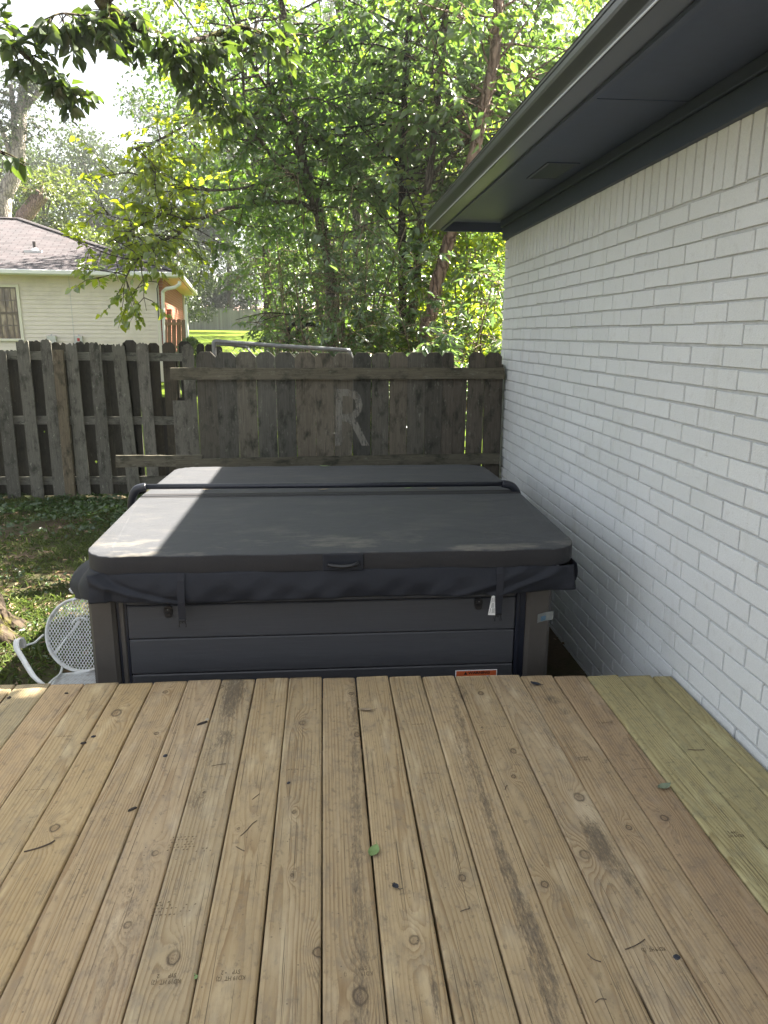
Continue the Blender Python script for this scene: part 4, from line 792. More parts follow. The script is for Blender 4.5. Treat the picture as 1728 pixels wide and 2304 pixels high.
MB().box((BX-.001,NY+DEEP-.1,ZB),(BX+.08,NY+DEEP-.0,ZE),.004).build('corner_board','white_trim',nh)
nh.rotation_euler=(0,0,math.radians(7))
# new wooden gate panel joining that house
GYN=19.2; gw=thing('side_gate_fence','short reddish brown picket panel against the neighbour house corner','fence',(P(*n3(1490,1000),Y=GYN)[0],GYN,gz(0,GYN)))
mb=MB()
for k,(a,b) in enumerate(((1400,1416),(1420,1452),(1456,1492),(1497,1533),(1540,1574))): (xa,y0),(xb,_)=n3(a,898+(4 if k==4 else 0)),n3(b,898); board(mb,xa,xb,y0,xa+1.3,xb+1.3,y0+90,GYN,.02,'dog',200+k,(1,1,1) if k<4 else (1.1,1.25,1.35),zb=gz(0,GYN))
mb.build('picket_panel','new_pickets',gw)
mb=MB(); a=n3(1398,925);b=n3(1545,925); rail(mb,a[0],a[1],a[1]+6,b[0],b[1],b[1]+6,GYN-.045,.04,3,(1.2,1.3,1.3)); mb.build('rail','new_pickets',gw); mb=MB(); rail(mb,a[0],a[1]+52,a[1]+59,b[0],b[1]+52,b[1]+59,GYN-.045,.04,4,(1.2,1.3,1.3)); mb.build('rail','new_pickets',gw)
a=P(*n3(1582,900),Y=GYN); MB().box((a[0]-.03,GYN-.03,gz(0,GYN)),(a[0]+.03,GYN+.06,a[2]+.35),.004).build('post','white_trim',gw)
# long pale fence across the far lawn
FY=65.; ff=thing('board_fence','long pale grey board fence across the far sunlit lawn','fence',(-6,FY,gz(0,FY)))
mb=MB(); x=-24.; k=0
ztop=P(500,697,Y=FY)[2]
while x<16: 
    zt_=ztop+random.uniform(-.03,.03); z0=gz(0,FY)-.1; tn=random.uniform(.75,1.15); mb.box((x+.006,FY,z0),(x+.148,FY+.02,zt_),0,wc=(0.,0.,k*.7),tint=(tn,tn,tn*1.02)); x+=.152; k+=1
mb.build('picket_panel','pale_pickets',ff)
for z in(.4,1.1,1.7): MB().box((-24,FY+.02,gz(0,FY)+z),(16,FY+.06,gz(0,FY)+z+.09),0,wc=(0.,0.,1.),tint=(.8,.8,.8)).build('rail','pale_pickets',ff)
# fence between back gardens, behind the trees
BY=14.; bf=thing('garden_fence','sun bleached tan plank fence standing behind the tree trunks','fence',(2.5,BY,gz(0,BY)))
mb=MB(); x=-.9; k=0
while x<8.5:
    zt_=gz(0,BY)+(1.72 if x<2.2 else 1.35)+random.uniform(-.03,.03); c0=np.array([x,BY,gz(0,BY)-.05]); wd_=.14
    out=[c0,c0+[0,0,zt_-c0[2]-.03],[x+.03,BY,zt_],[x+wd_-.03,BY,zt_],[x+wd_,BY,zt_-.03],[x+wd_,BY,c0[2]]]; tn=random.uniform(.75,1.2)
    mb.prism([np.array(p,float) for p in out],(0,.02,0),wc=[(float(p[0]-x),float(p[2]),k*.9) for p in out],tint=(tn,tn,tn)); x+=.148; k+=1
mb.build('picket_panel','tan_pickets',bf)
for z in(.35,1.05): MB().box((-.9,BY-.04,gz(0,BY)+z),(8.5,BY,gz(0,BY)+z+.09),0,wc=(0.,0.,2.),tint=(.9,.9,.9)).build('rail','tan_pickets',bf)
# far roof beyond the pale fence
fh=thing('far_house','low house with a pinkish roof beyond the pale far fence','house',(2,84,gz(0,84)))
z0=gz(0,84); hz=P(500,683,Y=84)[2]; g=G('pink_shingle'); n=g.noise(g.obj(),3,5); M['pink_shingle']=g.bsdf(g.mix(n,(.34,.22,.20),(.46,.31,.28)),.9)
MB().box((-13,84,z0),(10,94,hz-1.1)).build('wall','red_brick',fh); MB().prism([(-14,83.4,hz-1.15),(-14,89,hz),(-14,94.6,hz-1.15)],(25,0,0)).build('roof','pink_shingle',fh)
wh=thing('white_shed','pale ribbed metal shed glimpsed between the tree trunks','shed',(3.2,24,gz(0,24)))
a=P(800,735,Y=24);mb=MB();x=.9
while x<4.6: mb.box((x,24-.02*(int(x*10)%2),gz(0,24)),(x+.1,24.1,a[2]+.25)); x+=.1
mb.box((.9,24.1,gz(0,24)),(4.6,27,a[2]+.25)); mb.build('wall','meter_box',wh)
MB().prism([(.7,23.8,a[2]+.25),(4.8,23.8,a[2]+.25),(2.75,23.8,a[2]+.75)],(0,3.5,0)).build('roof','galvanised',wh)
# ------------------------------------------------------------------ trees
def L(pts): return [P(x,y,Y=Y) for x,y,Y in pts]
def up(d): return np.array(d,float)
def tree_thing(name,label,cat,x,y,group=None): return thing(name,label,cat,(x,y,gz(x,y)),group)
def ground_start(p): return np.array([p[0],p[1],gz(0,p[1])-.05])
# A: leaning dark trunk with a long drooping limb to the left
ta=Tree(1); pa=L([(748,781,9.5),(745,625,9.5),(722,500,9.45),(697,415,9.4),(676,340,9.4),(655,230,9.3),(640,100,9.3),(630,-60,9.3),(615,-330,9.3)])
A_=ta.limb([ground_start(pa[0])]+pa,.085,.035,9)
a1=ta.limb(L([(716,480,9.42),(678,458,9.2),(627,455,8.9),(551,463,8.6),(500,471,8.4),(464,487,8.2),(425,505,8.05),(398,529,7.95),(365,541,7.9),(334,560,7.8),(301,594,7.7),(283,625,7.65)]),.030,.007,6)
a2=ta.limb(L([(722,500,9.4),(681,418,9.2),(642,385,9.0),(612,351,8.9),(582,309,8.8),(555,267,8.7),(552,240,8.7),(545,150,8.6),(538,40,8.6)]),.034,.012,6)
a3=ta.limb(L([(555,270,8.7),(515,266,8.5),(476,269,8.3),(428,278,8.1),(385,300,7.9),(340,322,7.8),(300,335,7.7)]),.014,.005,5)
a4=ta.limb(L([(650,395,9.0),(560,420,8.7),(500,428,8.5),(440,425,8.3),(390,418,8.1),(330,400,8.0),(285,385,7.9)]),.016,.006,5)
a5=ta.limb(L([(430,502,8.05),(405,490,7.9),(370,482,7.8),(330,500,7.7),(290,520,7.6),(245,545,7.5)]),.010,.004,5)
a6=ta.limb(L([(676,340,9.4),(620,230,9.0),(560,130,8.6),(520,20,8.4),(480,-90,8.3)]),.022,.008,5)
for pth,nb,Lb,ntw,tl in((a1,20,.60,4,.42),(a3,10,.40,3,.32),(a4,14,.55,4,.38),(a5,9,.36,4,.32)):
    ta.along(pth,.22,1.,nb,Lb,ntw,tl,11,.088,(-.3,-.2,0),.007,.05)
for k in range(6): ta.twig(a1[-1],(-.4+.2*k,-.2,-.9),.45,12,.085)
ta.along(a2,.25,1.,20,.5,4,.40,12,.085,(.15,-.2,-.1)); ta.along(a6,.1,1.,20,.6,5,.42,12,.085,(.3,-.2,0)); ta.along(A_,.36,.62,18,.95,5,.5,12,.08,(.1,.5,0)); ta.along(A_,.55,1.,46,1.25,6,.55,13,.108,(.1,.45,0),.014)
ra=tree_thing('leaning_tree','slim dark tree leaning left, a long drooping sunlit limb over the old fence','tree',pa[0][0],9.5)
ta.build(ra,'bark_grey','leaf_bright',.62,tone=lambda p:np.where(p[:,0]<-1.1,.30,-.65))  # tone puts the sun on the left limb into leaf colour, dulls the rest
# B: straight dark trunk
tb=Tree(2); pb=L([(905,765,9.1),(906,690,9.1),(905,600,9.1),(905,450,9.1),(906,340,9.1),(914,150,9.1),(925,0,9.1),(935,-250,9.1)])
B_=tb.limb([ground_start(pb[0])]+pb,.055,.03,8)
tb.along(B_,.34,.55,7,.95,5,.5,13,.095,(-.1,.9,.0)); tb.along(B_,.5,1.,48,1.4,6,.55,13,.108,(0,.75,0),.013)
rb=tree_thing('straight_tree','straight dark barked tree, the one just left of the forked trunk behind the fence panel','tree',pb[0][0],9.1); tb.build(rb,'bark_dark','leaf_blue',.55)
# C: forked trunk
tcx=Tree(3); pc=L([(920,765,8.90),(930,690,8.90),(938,610,8.90),(942,540,8.90),(955,450,8.85),(968,380,8.80),(985,220,8.80),(1000,60,8.80),(1010,-200,8.80)])
C_=tcx.limb([ground_start(pc[0])]+pc,.060,.03,8); cf=tcx.limb(L([(962,410,8.85),(1000,365,8.70),(1040,330,8.60),(1080,280,8.50),(1110,200,8.50)]),.03,.012,6)
tcx.along(C_,.5,1.,36,1.2,6,.5,13,.105,(.0,.75,0),.013); tcx.along(cf,.3,1.,8,.8,4,.45,12,.08,(.1,.5,0))

rc=tree_thing('forked_tree','grey tree whose trunk forks beside the end of the gutter','tree',pc[0][0],8.90); tcx.build(rc,'bark_grey','leaf_blue',.5)
# D: rosy smooth trunk leaning right
td=Tree(4); pd=L([(955,775,8.4),(972,701,8.4),(981,641,8.4),(993,605,8.4),(1005,557,8.4),(1014,527,8.4),(1040,430,8.4),(1066,347,8.4),(1085,260,8.4),(1097,204,8.4),(1113,124,8.4),(1121,0,8.4),(1135,-200,8.4)])
D_=td.limb([ground_start(pd[0])]+pd,.080,.055,10)
td.along(D_,.6,1.,44,1.4,6,.55,13,.115,(.2,.8,0),.014)
rd=tree_thing('rosy_tree','thick pinkish brown trunk leaning right, passing behind the gutter','tree',pd[0][0],8.4); td.build(rd,'bark_rosy','leaf_green',.6)
# E: saplings and undergrowth between the trunks
def shrub(name,label,x,y,stems,h,spread,nb,ls,leafm,seed,bark='stem_tan',wd=.45,nl=12,tl=.35,Lb=.6,ntw=4,t0=.25,lean=(0,0)):
    t=Tree(seed); r=random.Random(seed); z=gz(x,y)
    for k in range(stems):
        a=r.uniform(0,6.28); p=[np.array([x+.12*math.cos(a),y+.12*math.sin(a),z-.04])]; hh=h*r.uniform(.7,1.1); q=np.array([math.cos(a)*spread*r.uniform(.3,1)+lean[0],math.sin(a)*spread*r.uniform(.3,1)*.6+lean[1],0])
        for j in range(1,5): p.append(p[0]+q*(j/4)**1.4+np.array([r.gauss(0,.04),r.gauss(0,.04),hh*j/4]))
        s=t.limb(p,.012+.003*h,.005,5); t.along(s,t0,1.,nb,Lb,ntw,tl,nl,ls,(0,-.15,0),.006)
    rt=tree_thing(name,label,'shrub',x,y); t.build(rt,bark,leafm,wd); return rt
shrub('sapling','tangle of tan stemmed saplings just behind the middle of the fence panel',-.02,8.2,7,3.6,.42,8,.068,'leaf_blue',21,lean=(.1,0),t0=.42)
shrub('sapling','thin pale sapling under the leaning tree with small bluish leaves',.25,8.9,5,3.4,.7,8,.062,'leaf_blue',22,t0=.40)
shrub('leafy_shrub','broad dark green shrub in front of the rosy trunk above the fence panel',1.15,7.7,6,2.35,.55,9,.10,'leaf_blue',23,wd=.42,t0=.55)
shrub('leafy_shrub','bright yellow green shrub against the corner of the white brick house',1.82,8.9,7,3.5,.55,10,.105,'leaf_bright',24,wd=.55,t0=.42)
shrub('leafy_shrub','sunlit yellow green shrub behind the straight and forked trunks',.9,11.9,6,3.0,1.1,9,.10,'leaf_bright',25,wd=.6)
shrub('leafy_shrub','low weedy shrub with pinnate leaves behind the chain link gate',0.,7.7,6,1.95,.35,6,.075,'leaf_green',26,tl=.4,wd=.4,t0=.5)
shrub('leafy_shrub','tall thin shrub right behind the leaning dark trunk',-.25,10.8,6,3.9,.7,9,.085,'leaf_green',27,t0=.45)
shrub('vine_clump','dark vine clump on the ground behind the right half of the panel',.55,7.4,8,1.75,.55,7,.075,'leaf_dark',28,t0=.45,wd=.6)
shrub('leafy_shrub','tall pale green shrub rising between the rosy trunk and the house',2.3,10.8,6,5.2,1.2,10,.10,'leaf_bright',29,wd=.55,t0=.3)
shrub('leafy_shrub','dull green shrub far back between the leaning and the straight trunks',-.0,12.8,7,3.6,.8,9,.09,'leaf_green',30,wd=.55,lean=(.5,0))
# bare branch hanging over the far lawn
t=Tree(40); q=t.limb(L([(690,770,8.7),(650,755,8.6),(655,735,8.5),(690,710,8.5)]),.03,.018,6); q=t.limb(L([(640,790,8.6),(668,748,8.6),(690,730,8.6),(720,735,8.6)]),.028,.02,6)
t.limb(L([(690,712,8.5),(640,706,8.4),(600,704,8.3),(560,712,8.3),(530,720,8.3)]),.010,.003,5); t.limb(L([(600,704,8.3),(585,718,8.3),(575,735,8.3)]),.005,.002,4); t.limb(L([(645,706,8.4),(600,718,8.4),(585,724,8.4),(540,726,8.4)]),.006,.002,4)
t.limb([ground_start(P(640,790,Y=8.6)),P(640,792,Y=8.6)],.04,.03,6)
for k in range(9): t.twig(P(random.uniform(560,690),random.uniform(765,785),Y=8.2),(random.uniform(-1,1),-.3,.2),.28,9,.07)
rt=tree_thing('dead_branch_bush','bush with bare dark branches poking over the chain link gate','shrub',P(640,790,Y=8.6)[0],8.6); t.build(rt,'bark_dark','leaf_green',.45)
# near tree at the left edge: mossy trunk and a wide crown overhead
tn=Tree(5); lb=(-2.42,4.62)
tn.limb([(lb[0]+.02,lb[1],GZ-.1),(lb[0]-.02,lb[1],GZ+.35),(lb[0]-.06,lb[1],.6),(lb[0]-.12,lb[1]-.05,1.8),(lb[0]-.16,lb[1]-.1,3.2),(lb[0]-.1,lb[1]-.1,4.6),(lb[0]+.1,lb[1]-.2,6.2)],.30,.13,18,wob=.07)
for k in range(9):
    a=-2.6+k*.62; d=np.array([math.cos(a),math.sin(a)]); b=np.array([lb[0],lb[1]])
    tn.b.tube(spline([(*(b+d*.12),GZ+.62),(*(b+d*.21),GZ+.22),(*(b+d*.31),GZ+.05),(*(b+d*.48),GZ-.06)],4),list(np.linspace(.15,.05,13)),8,wob=.1)
n1=tn.limb([np.array([lb[0]-.1,lb[1]-.1,3.9])]+[np.array([-2.5,5.0,4.6])]+L([(205,-60,5.5),(226,0,5.55),(262,31,5.6),(292,52,5.65),(365,83,5.75),(411,96,5.8),(469,84,5.9),(540,60,6.0),(620,90,6.1)]),.055,.012,8)
n2=tn.limb([np.array([lb[0]-.14,lb[1]-.05,2.6]),np.array([-2.75,4.9,3.0])]+L([(-80,40,5.2),(0,88,5.2),(50,120,5.2),(100,160,5.25),(140,195,5.3),(170,215,5.3)]),.022,.005,6)
n3_=tn.limb(L([(292,55,5.65),(240,40,5.5),(190,35,5.4),(140,30,5.3),(110,40,5.25)]),.012,.005,5)
n4=tn.limb(L([(411,96,5.8),(430,140,5.9),(470,190,6.0),(500,215,6.0),(540,240,6.1)]),.010,.004,5)
def hang(pth,t0,t1,n,ls,nl,tl,sd,bias=(0,0,-.4)):
    r=random.Random(sd); k=len(pth)-1
    for i in range(n):
        t=(t0+(t1-t0)*(i+r.random())/n)*k; j=min(int(t),k-1); q=pth[j]+(pth[j+1]-pth[j])*(t-j); tn.twig(q,np.array([r.gauss(0,.6),r.gauss(0,.5),r.gauss(-.1,.3)])+np.array(bias),tl*r.uniform(.6,1.3),nl,ls,.5)
hang(n1,.34,1.,58,.108,9,.24,1,(.1,0,-.2)); hang(n2,.35,1.,34,.100,7,.15,2,(.25,0,.1)); hang(n3_,.1,1.,24,.115,8,.19,3); hang(n4,.1,1.,22,.10,8,.22,4)
for (x,y,Y) in ((5,345,3.2),(12,352,3.2)): tn.twig(P(-30,330,Y=3.2),(1,0,-.15),.16,4,.09)
# crown above the picture: limbs out over yard and roof
rr=random.Random(77)
for k in range(34):
    a=rr.uniform(-.9,2.2) if k<18 else rr.uniform(2.2,5.4); R_=rr.uniform(1.5,5.8 if k<18 else 3.5); e=np.array([lb[0]+R_*math.cos(a),lb[1]-.3+R_*math.sin(a)*.8,rr.uniform(4.9,7.6)+R_*.18])
    s=np.array([lb[0]-.1,lb[1]-.1,rr.uniform(3.9,5.6)]); m_=(s+e)/2+np.array([0,0,.5]); pth=tn.limb([s,m_,e],.05,.012,5)
    tn.along(pth,.25,1.,10,.95,5,.5,10,.12,(.1,0,.1))
for k in range(760):
    # twigs added out of view, set sunward to shade the deck's left end
    tg_=np.array([rr.uniform(-2.4,-1.0),rr.uniform(.4,3.2),0.]); q=tg_+SUN*rr.uniform(5.6,8.2); tn.twig(q,(rr.gauss(0,1),rr.gauss(0,1),-.2),.6,12,.13)
# leave the view clear: the crown overhead stays above the top of the picture except for the hanging branches
lim=len(tn.pos)
tn_overhead_start=(58+34+24+22+2)
keep=[]
for i,(p_,d_,s_) in enumerate(zip(tn.pos,tn.dir,tn.sz)):
    if i<tn_overhead_start: keep.append((p_,d_,s_)); continue
    v=in_view(p_,30); q=~v; keep.append((p_[q],d_[q],s_[q]))
tn.pos=[k_[0] for k_ in keep];tn.dir=[k_[1] for k_ in keep];tn.sz=[k_[2] for k_ in keep]
rn_=tree_thing('mossy_tree','near tree at the left edge, mossy flared trunk and large dark leaves hanging into view','tree',*lb); tn.build(rn_,'bark_mossy','leaf_dark',.56)
# background trees ---------------------------------------------------
def bgtree(name,label,*a_,**k_): return bgtree_(name,label,*a_,**k_)
def bgtree_(name,label,x,y,h,cr,n,leafm,bark,seed,ls=.26,r0=.28,crown0=.3,flat=1.,limbs=9,group=None,clumps=26,spread=.28):
    r=random.Random(seed); rg=np.random.default_rng(seed); z=gz(x,y); mb=MB()
    top=np.array([x+r.uniform(-.5,.5),y,z+h*.82]); path=spline([(x,y,z-.2),(x+r.uniform(-.3,.3),y,z+h*.3),(x+r.uniform(-.5,.5),y,z+h*.6),top],6); mb.tube(path,list(np.linspace(r0,r0*.25,len(path))),8,wob=.06)
    cz=z+h*(crown0+1)/2; hz=h*(1-crown0)/2; cs=[]
    for k in range(clumps):
        while True:
            v=np.array([r.uniform(-1,1),r.uniform(-1,1),r.uniform(-1,1)]); m=np.linalg.norm(v)
            if .45<m<1: break
        c=np.array([x+v[0]*cr,y+v[1]*cr*flat,cz+v[2]*hz]); cs.append(c)
        if k<limbs: st=path[min(int(len(path)*r.uniform(.35,.85)),len(path)-1)]; mb.tube(spline([st,(st+c)/2+np.array([0,0,.3]),c],4),list(np.linspace(r0*.35,r0*.08,9)),5)
    cs=np.array(cs); i=rg.integers(0,len(cs),n); sg=cr*spread; off=rg.normal(size=(n,3)); off/=np.linalg.norm(off,axis=1,keepdims=True)+1e-9; off*=(rg.uniform(0,1,(n,1))**.42)*sg*1.35*rg.uniform(.7,1.1,(n,1))*np.array([1,1,.72])
    pos=cs[i]+off; dr=rg.normal(size=(n,3)); dr[:,2]-=.25
    root=thing(name,label,'tree',(x,y,z),group); mb.build('trunk',bark,root,smooth=True,fixn=False)
    V,Fq=leaf_arrays(pos,dr,ls*rg.uniform(.6,1.2,n),.62); npmesh('crown',V,Fq,leafm,np.repeat(np.clip(rg.normal(.5,.25,n),0,1),6),root); return root
def bgx(px,Y): return P(px,740,Y=Y)[0]
bgtree('broad_tree','rounded grey green tree standing clear against the white sky, left of centre',bgx(215,60),60,15.2,6.0,17000,'leaf_far','bark_grey',101,.26,.30,.14,clumps=34,group='broad trees on the skyline')
bgtree('broad_tree','dull green tree overlapping the right side of the rounded tree on the skyline',bgx(345,66),66,13.2,6.,14000,'leaf_far','bark_grey',102,.30,.28,.12,clumps=30,group='broad trees on the skyline')
bgtree('yellow_tree','yellowish green tree close behind the ridge of the shingle roof',bgx(105,36),36,8.2,2.7,10000,'leaf_yellow','bark_grey',103,.20,.18,.2,clumps=26)
bgtree('dark_tree','dark tree behind the roof at the left edge',bgx(15,44),44,11.5,4.2,9000,'leaf_far','bark_dark',104,.24,.2,.15)
bgtree('lawn_tree','tall tree with a dark double trunk behind the pale far fence',bgx(450,69),69,21,5.4,11000,'leaf_far','bark_dark',105,.28,.34,.36,group='trees behind the far fence')
bgtree('lawn_tree','tree with one dark trunk behind the pale far fence',bgx(516,71),71,20,5.6,11000,'leaf_far','bark_dark',106,.28,.30,.34,group='trees behind the far fence')
bgtree('round_bush','grey green round tree over the eave corner of the cream house',bgx(390,40),40,5.9,2.3,7000,'leaf_far','bark_grey',107,.16,.14,.05)
bgtree('lawn_tree','dark tree behind the far fence, half hidden by the drooping limb',bgx(600,74),74,22,6.6,12000,'leaf_dark','bark_dark',108,.30,.3,.12,group='trees behind the far fence')
bgtree('backdrop_tree','tall tree far behind the leaning trunk',bgx(720,60),60,24,7.5,13000,'leaf_far','bark_dark',109,.32,.3,.08,group='trees far behind the gardens')
bgtree('backdrop_tree','tall tree far behind the straight and forked trunks',bgx(900,50),50,22,7.5,13000,'leaf_far','bark_dark',110,.30,.3,.05,group='trees far behind the gardens')
bgtree('backdrop_tree','tall tree far behind the rosy trunk, next to the house corner',bgx(1090,44),44,20,7.,12000,'leaf_green','bark_dark',111,.28,.3,.04,group='trees far behind the gardens')
bgtree('backdrop_tree','bright tree behind the tan plank fence',bgx(980,24),24,8,3.6,12000,'leaf_bright','bark_grey',112,.17,.15,.08,group='trees far behind the gardens')
bgtree('backdrop_tree','green tree behind the pale metal shed',bgx(800,30),30,9.5,3.8,11000,'leaf_green','bark_grey',113,.19,.16,.2,group='trees far behind the gardens')
bgtree('skyline_tree','low tree on the skyline between the rounded tree and the roof hip',bgx(270,80),80,12,6,9000,'leaf_far','bark_dark',114,.32,.25,.02)
bgtree('backdrop_tree','leafy tree filling the gap right of the leaning dark trunk',bgx(800,17),17,10.2,3.3,15000,'leaf_green','bark_grey',121,.135,.14,.12,clumps=36,group='trees far behind the gardens')
bgtree('backdrop_tree','leafy tree whose top shows left of the leaning dark trunk',bgx(600,20),20,10.6,3.0,13000,'leaf_green','bark_grey',122,.14,.14,.30,clumps=32,group='trees far behind the gardens')
bgtree('backdrop_tree','leafy tree rising just above the gutter line',bgx(1060,16),16,10.8,3.3,15000,'leaf_green','bark_grey',123,.135,.14,.10,clumps=36,group='trees far behind the gardens')
for px_,Y_,h_,lab in((448,77,6.5,'low bushy tree behind the left end of the pale far fence'),(508,78,5.6,'low bushy tree behind the pale far fence, left of the leaning dark trunk'),(575,77,6.8,'low bushy tree behind the pale far fence, close to the leaning dark trunk'),(400,76,7.5,'low bushy tree peeping out beyond the brick end of the cream house')): bgtree('bushy_tree',lab,bgx(px_,Y_),Y_,h_,3.0,6000,'leaf_far','bark_dark',300+px_,.26,.14,.02,group='low trees behind the far fence')
# pollarded tall tree behind the neighbour's roof
tp=Tree(60); YP=33.
m1=tp.limb([ground_start(P(5,720,Y=YP))]+L([(5,480,YP),(15,430,YP),(34,385,YP),(44,320,YP),(48,262,YP),(52,205,YP),(57,150,YP)]),.40,.14,10)
for pts,r0 in(([(36,370,YP),(33,300,YP),(29,240,YP),(24,190,YP)],.14),([(52,245,YP),(70,225,YP),(90,205,YP),(112,172,YP)],.15),([(34,385,YP),(18,330,YP),(0,285,YP),(-25,240,YP)],.13)):
    q=tp.limb(L(pts),r0,r0*.6,8); tp.along(q,.55,1.,9,.9,5,.45,10,.17,(0,-.2,.2),.02)
tp.along(m1,.55,1.,22,.9,5,.5,10,.16,(0,-.3,.1),.02)
rp=tree_thing('pollarded_tree','tall tree with cut back pale limbs behind the left end of the shingle roof','tree',P(5,720,Y=YP)[0],YP); tp.build(rp,'bark_pale','leaf_far',.55,prune=False)
ts=Tree(61); q=ts.limb([ground_start(P(40,720,Y=31))]+L([(50,520,31),(62,480,31),(80,455,31),(96,438,31)]),.30,.26,10); ts.along(q,.85,1.,10,.8,5,.4,10,.15,(.3,-.3,.3),.02)
rs_=tree_thing('cut_stump_tree','short brown leaning trunk sawn off above the shingle roof','tree',P(40,720,Y=31)[0],31); ts.build(rs_,'bark_rosy','leaf_yellow',.55,prune=False)
# clipped hedge ball by the far lawn
def hedge(x,y,r_,h):
    rg=np.random.default_rng(9); n=5000; v=rg.normal(size=(n,3)); v/=np.linalg.norm(v,axis=1,keepdims=True); v*=rg.uniform(.85,1.03,(n,1)); pos=np.array([x,y,gz(x,y)+h*.5])+v*np.array([r_,r_,h*.52])
    root=thing('clipped_bush','small clipped dark bush beside the side gate panel','bush',(x,y,gz(x,y))); MB().tube([(x,y,gz(x,y)-.05),(x,y,gz(x,y)+h*.6)],.05,6).build('trunk','bark_dark',root)
    V,Fq=leaf_arrays(pos,v+rg.normal(0,.5,(n,3)),np.full(n,.07),.6); npmesh('crown',V,Fq,'leaf_dark',np.repeat(rg.uniform(0,1,n),6),root)
hb=P(427,770,Y=17.5); hedge(hb[0],17.5,.32,1.25)
# ------------------------------------------------------------------ ground cover
def scatter(name,n,xr,yr,ls,mat,width,dirf,mask,sd,zoff=.0):
    rg=np.random.default_rng(sd); x=rg.uniform(*xr,n);y=rg.uniform(*yr,n); k=mask(x,y,rg); x,y=x[k],y[k]; n=len(x); pos=np.stack([x,y,np.full(n,GZ+zoff)+np.array([math.sin(a*2.3+b*1.1)*.012+math.sin(a*5.1-b*3.7)*.008 for a,b in zip(x,y)])],1)
    dr=dirf(n,rg); V,Fq=leaf_arrays(pos+np.array([0,0,1])*rg.uniform(0,zoff*1.2+.004,(n,1)),dr,ls*rg.uniform(.5,1.25,n),width); o=npmesh(name,V,Fq,mat,np.repeat(rg.uniform(0,1,n),6)); o['kind']='stuff'; return o
def nfield(x,y,s,o): return np.sin(x*s*1.3+o)+np.sin(y*s*1.7+o*2)+np.sin((x+y)*s*.9+o*3)+np.sin((x-y)*s*2.3+o)
free=lambda x,y:~((x>-1.07)&(x<1.06)&(y>3.15)&(y<5.3))&~((y<2.95)&(x>-2.9))
yard=lambda x,y:(x<1.45)
scatter('grass',60000,(-5.2,-.95),(2.6,8.85),.062,'grass_blade',.10,lambda n,r:np.stack([r.normal(0,.7,n),r.normal(0,.7,n),np.full(n,.75)],1),lambda x,y,r:free(x,y)&(r.uniform(-2.4,2.6,len(x))<nfield(x,y,2.2,1.)+.35),31)
scatter('broadleaf_weeds',15000,(-5.2,1.4),(6.9,8.95),.048,'weed',.72,lambda n,r:np.stack([r.normal(0,1,n),r.normal(0,1,n),np.full(n,.35)],1),lambda x,y,r:(r.uniform(0,1,len(x))<np.clip((y-6.9)/1.3,0,1)*.9+.1)&(nfield(x,y,2.7,4.)>-1.3),32,.03)
scatter('broadleaf_weeds',5500,(-5.2,-.95),(2.6,7.2),.036,'weed',.7,lambda n,r:np.stack([r.normal(0,1,n),r.normal(0,1,n),np.full(n,.4)],1),lambda x,y,r:free(x,y)&(nfield(x,y,2.9,2.)>.3),33,.012)
scatter('leaf_litter',3600,(-5.2,1.47),(2.6,8.7),.052,'litter_leaf',.5,lambda n,r:np.stack([r.normal(0,1,n),r.normal(0,1,n),r.normal(0,.25,n)],1),lambda x,y,r:free(x,y)&(nfield(x,y,1.9,7.)>-.4),34,.012)
# ------------------------------------------------------------------ things lying on the deck and the cover
def lying(name,label,cat,px,py,Z,mk,group=None):
    c=P(px,py,Z=Z); root=None; m=MB(); mk(m,c); o=m.build(name,mk.mat,loc=c); tag(o,label,cat,group); return o
plain('dry_leaf',(.25,.19,.125),.8,60,.35,.3); plain('fresh_leaf',(.16,.24,.085),.5,50,.25,.15); plain('sage_leaf',(.17,.20,.135),.7,60,.25,.2); plain('dark_leaf',(.022,.024,.034),.6,60,.3,.2); plain('bark_chip',(.045,.036,.03),.9,90,.6,.5); plain('twig_wood',(.085,.06,.042),.8,90,.4,.3); plain('pale_chip',(.42,.38,.30),.8,90,.3,.2)
def leafmk(mat,Ln,Wd,ang,curl=.18,stem=.3,rag=0.,lift=.004):
    def mk(m,c):
        d=np.array([math.cos(ang),math.sin(ang),0]);s=np.array([-d[1],d[0],0]); rows=[]
        for i in range(13):
            t=i/12; wv=Wd*.5*(math.sin(math.pi*min(1,t*.93+.05))**.75)*(1+rag*random.uniform(-.6,.5)); row=[]
            for j in range(-3,4):
                k=j/3; row.append(c+d*(Ln*(t-.5))+s*wv*k+np.array([0,0,lift+curl*Ln*(.45*k*k*.5+.22*(2*t-1)**2+.03*math.sin(t*9+j))]))
            rows.append(row)
        m.grid(rows); e=c+d*Ln*.5+np.array([0,0,lift+curl*Ln*.22])
        m.tube([e,e+d*Ln*stem*.5+s*.003-np.array([0,0,.002]),e+d*Ln*stem+s*.008+np.array([0,0,.002])],.0009,5)
    mk.mat=mat; return mk
def twigmk(pts,r,mat='twig_wood'):
    def mk(m,c): m.tube(spline([c+np.array([x,y,.0022+abs(z)]) for x,y,z in pts],4),r,5)
    mk.mat=mat; return mk
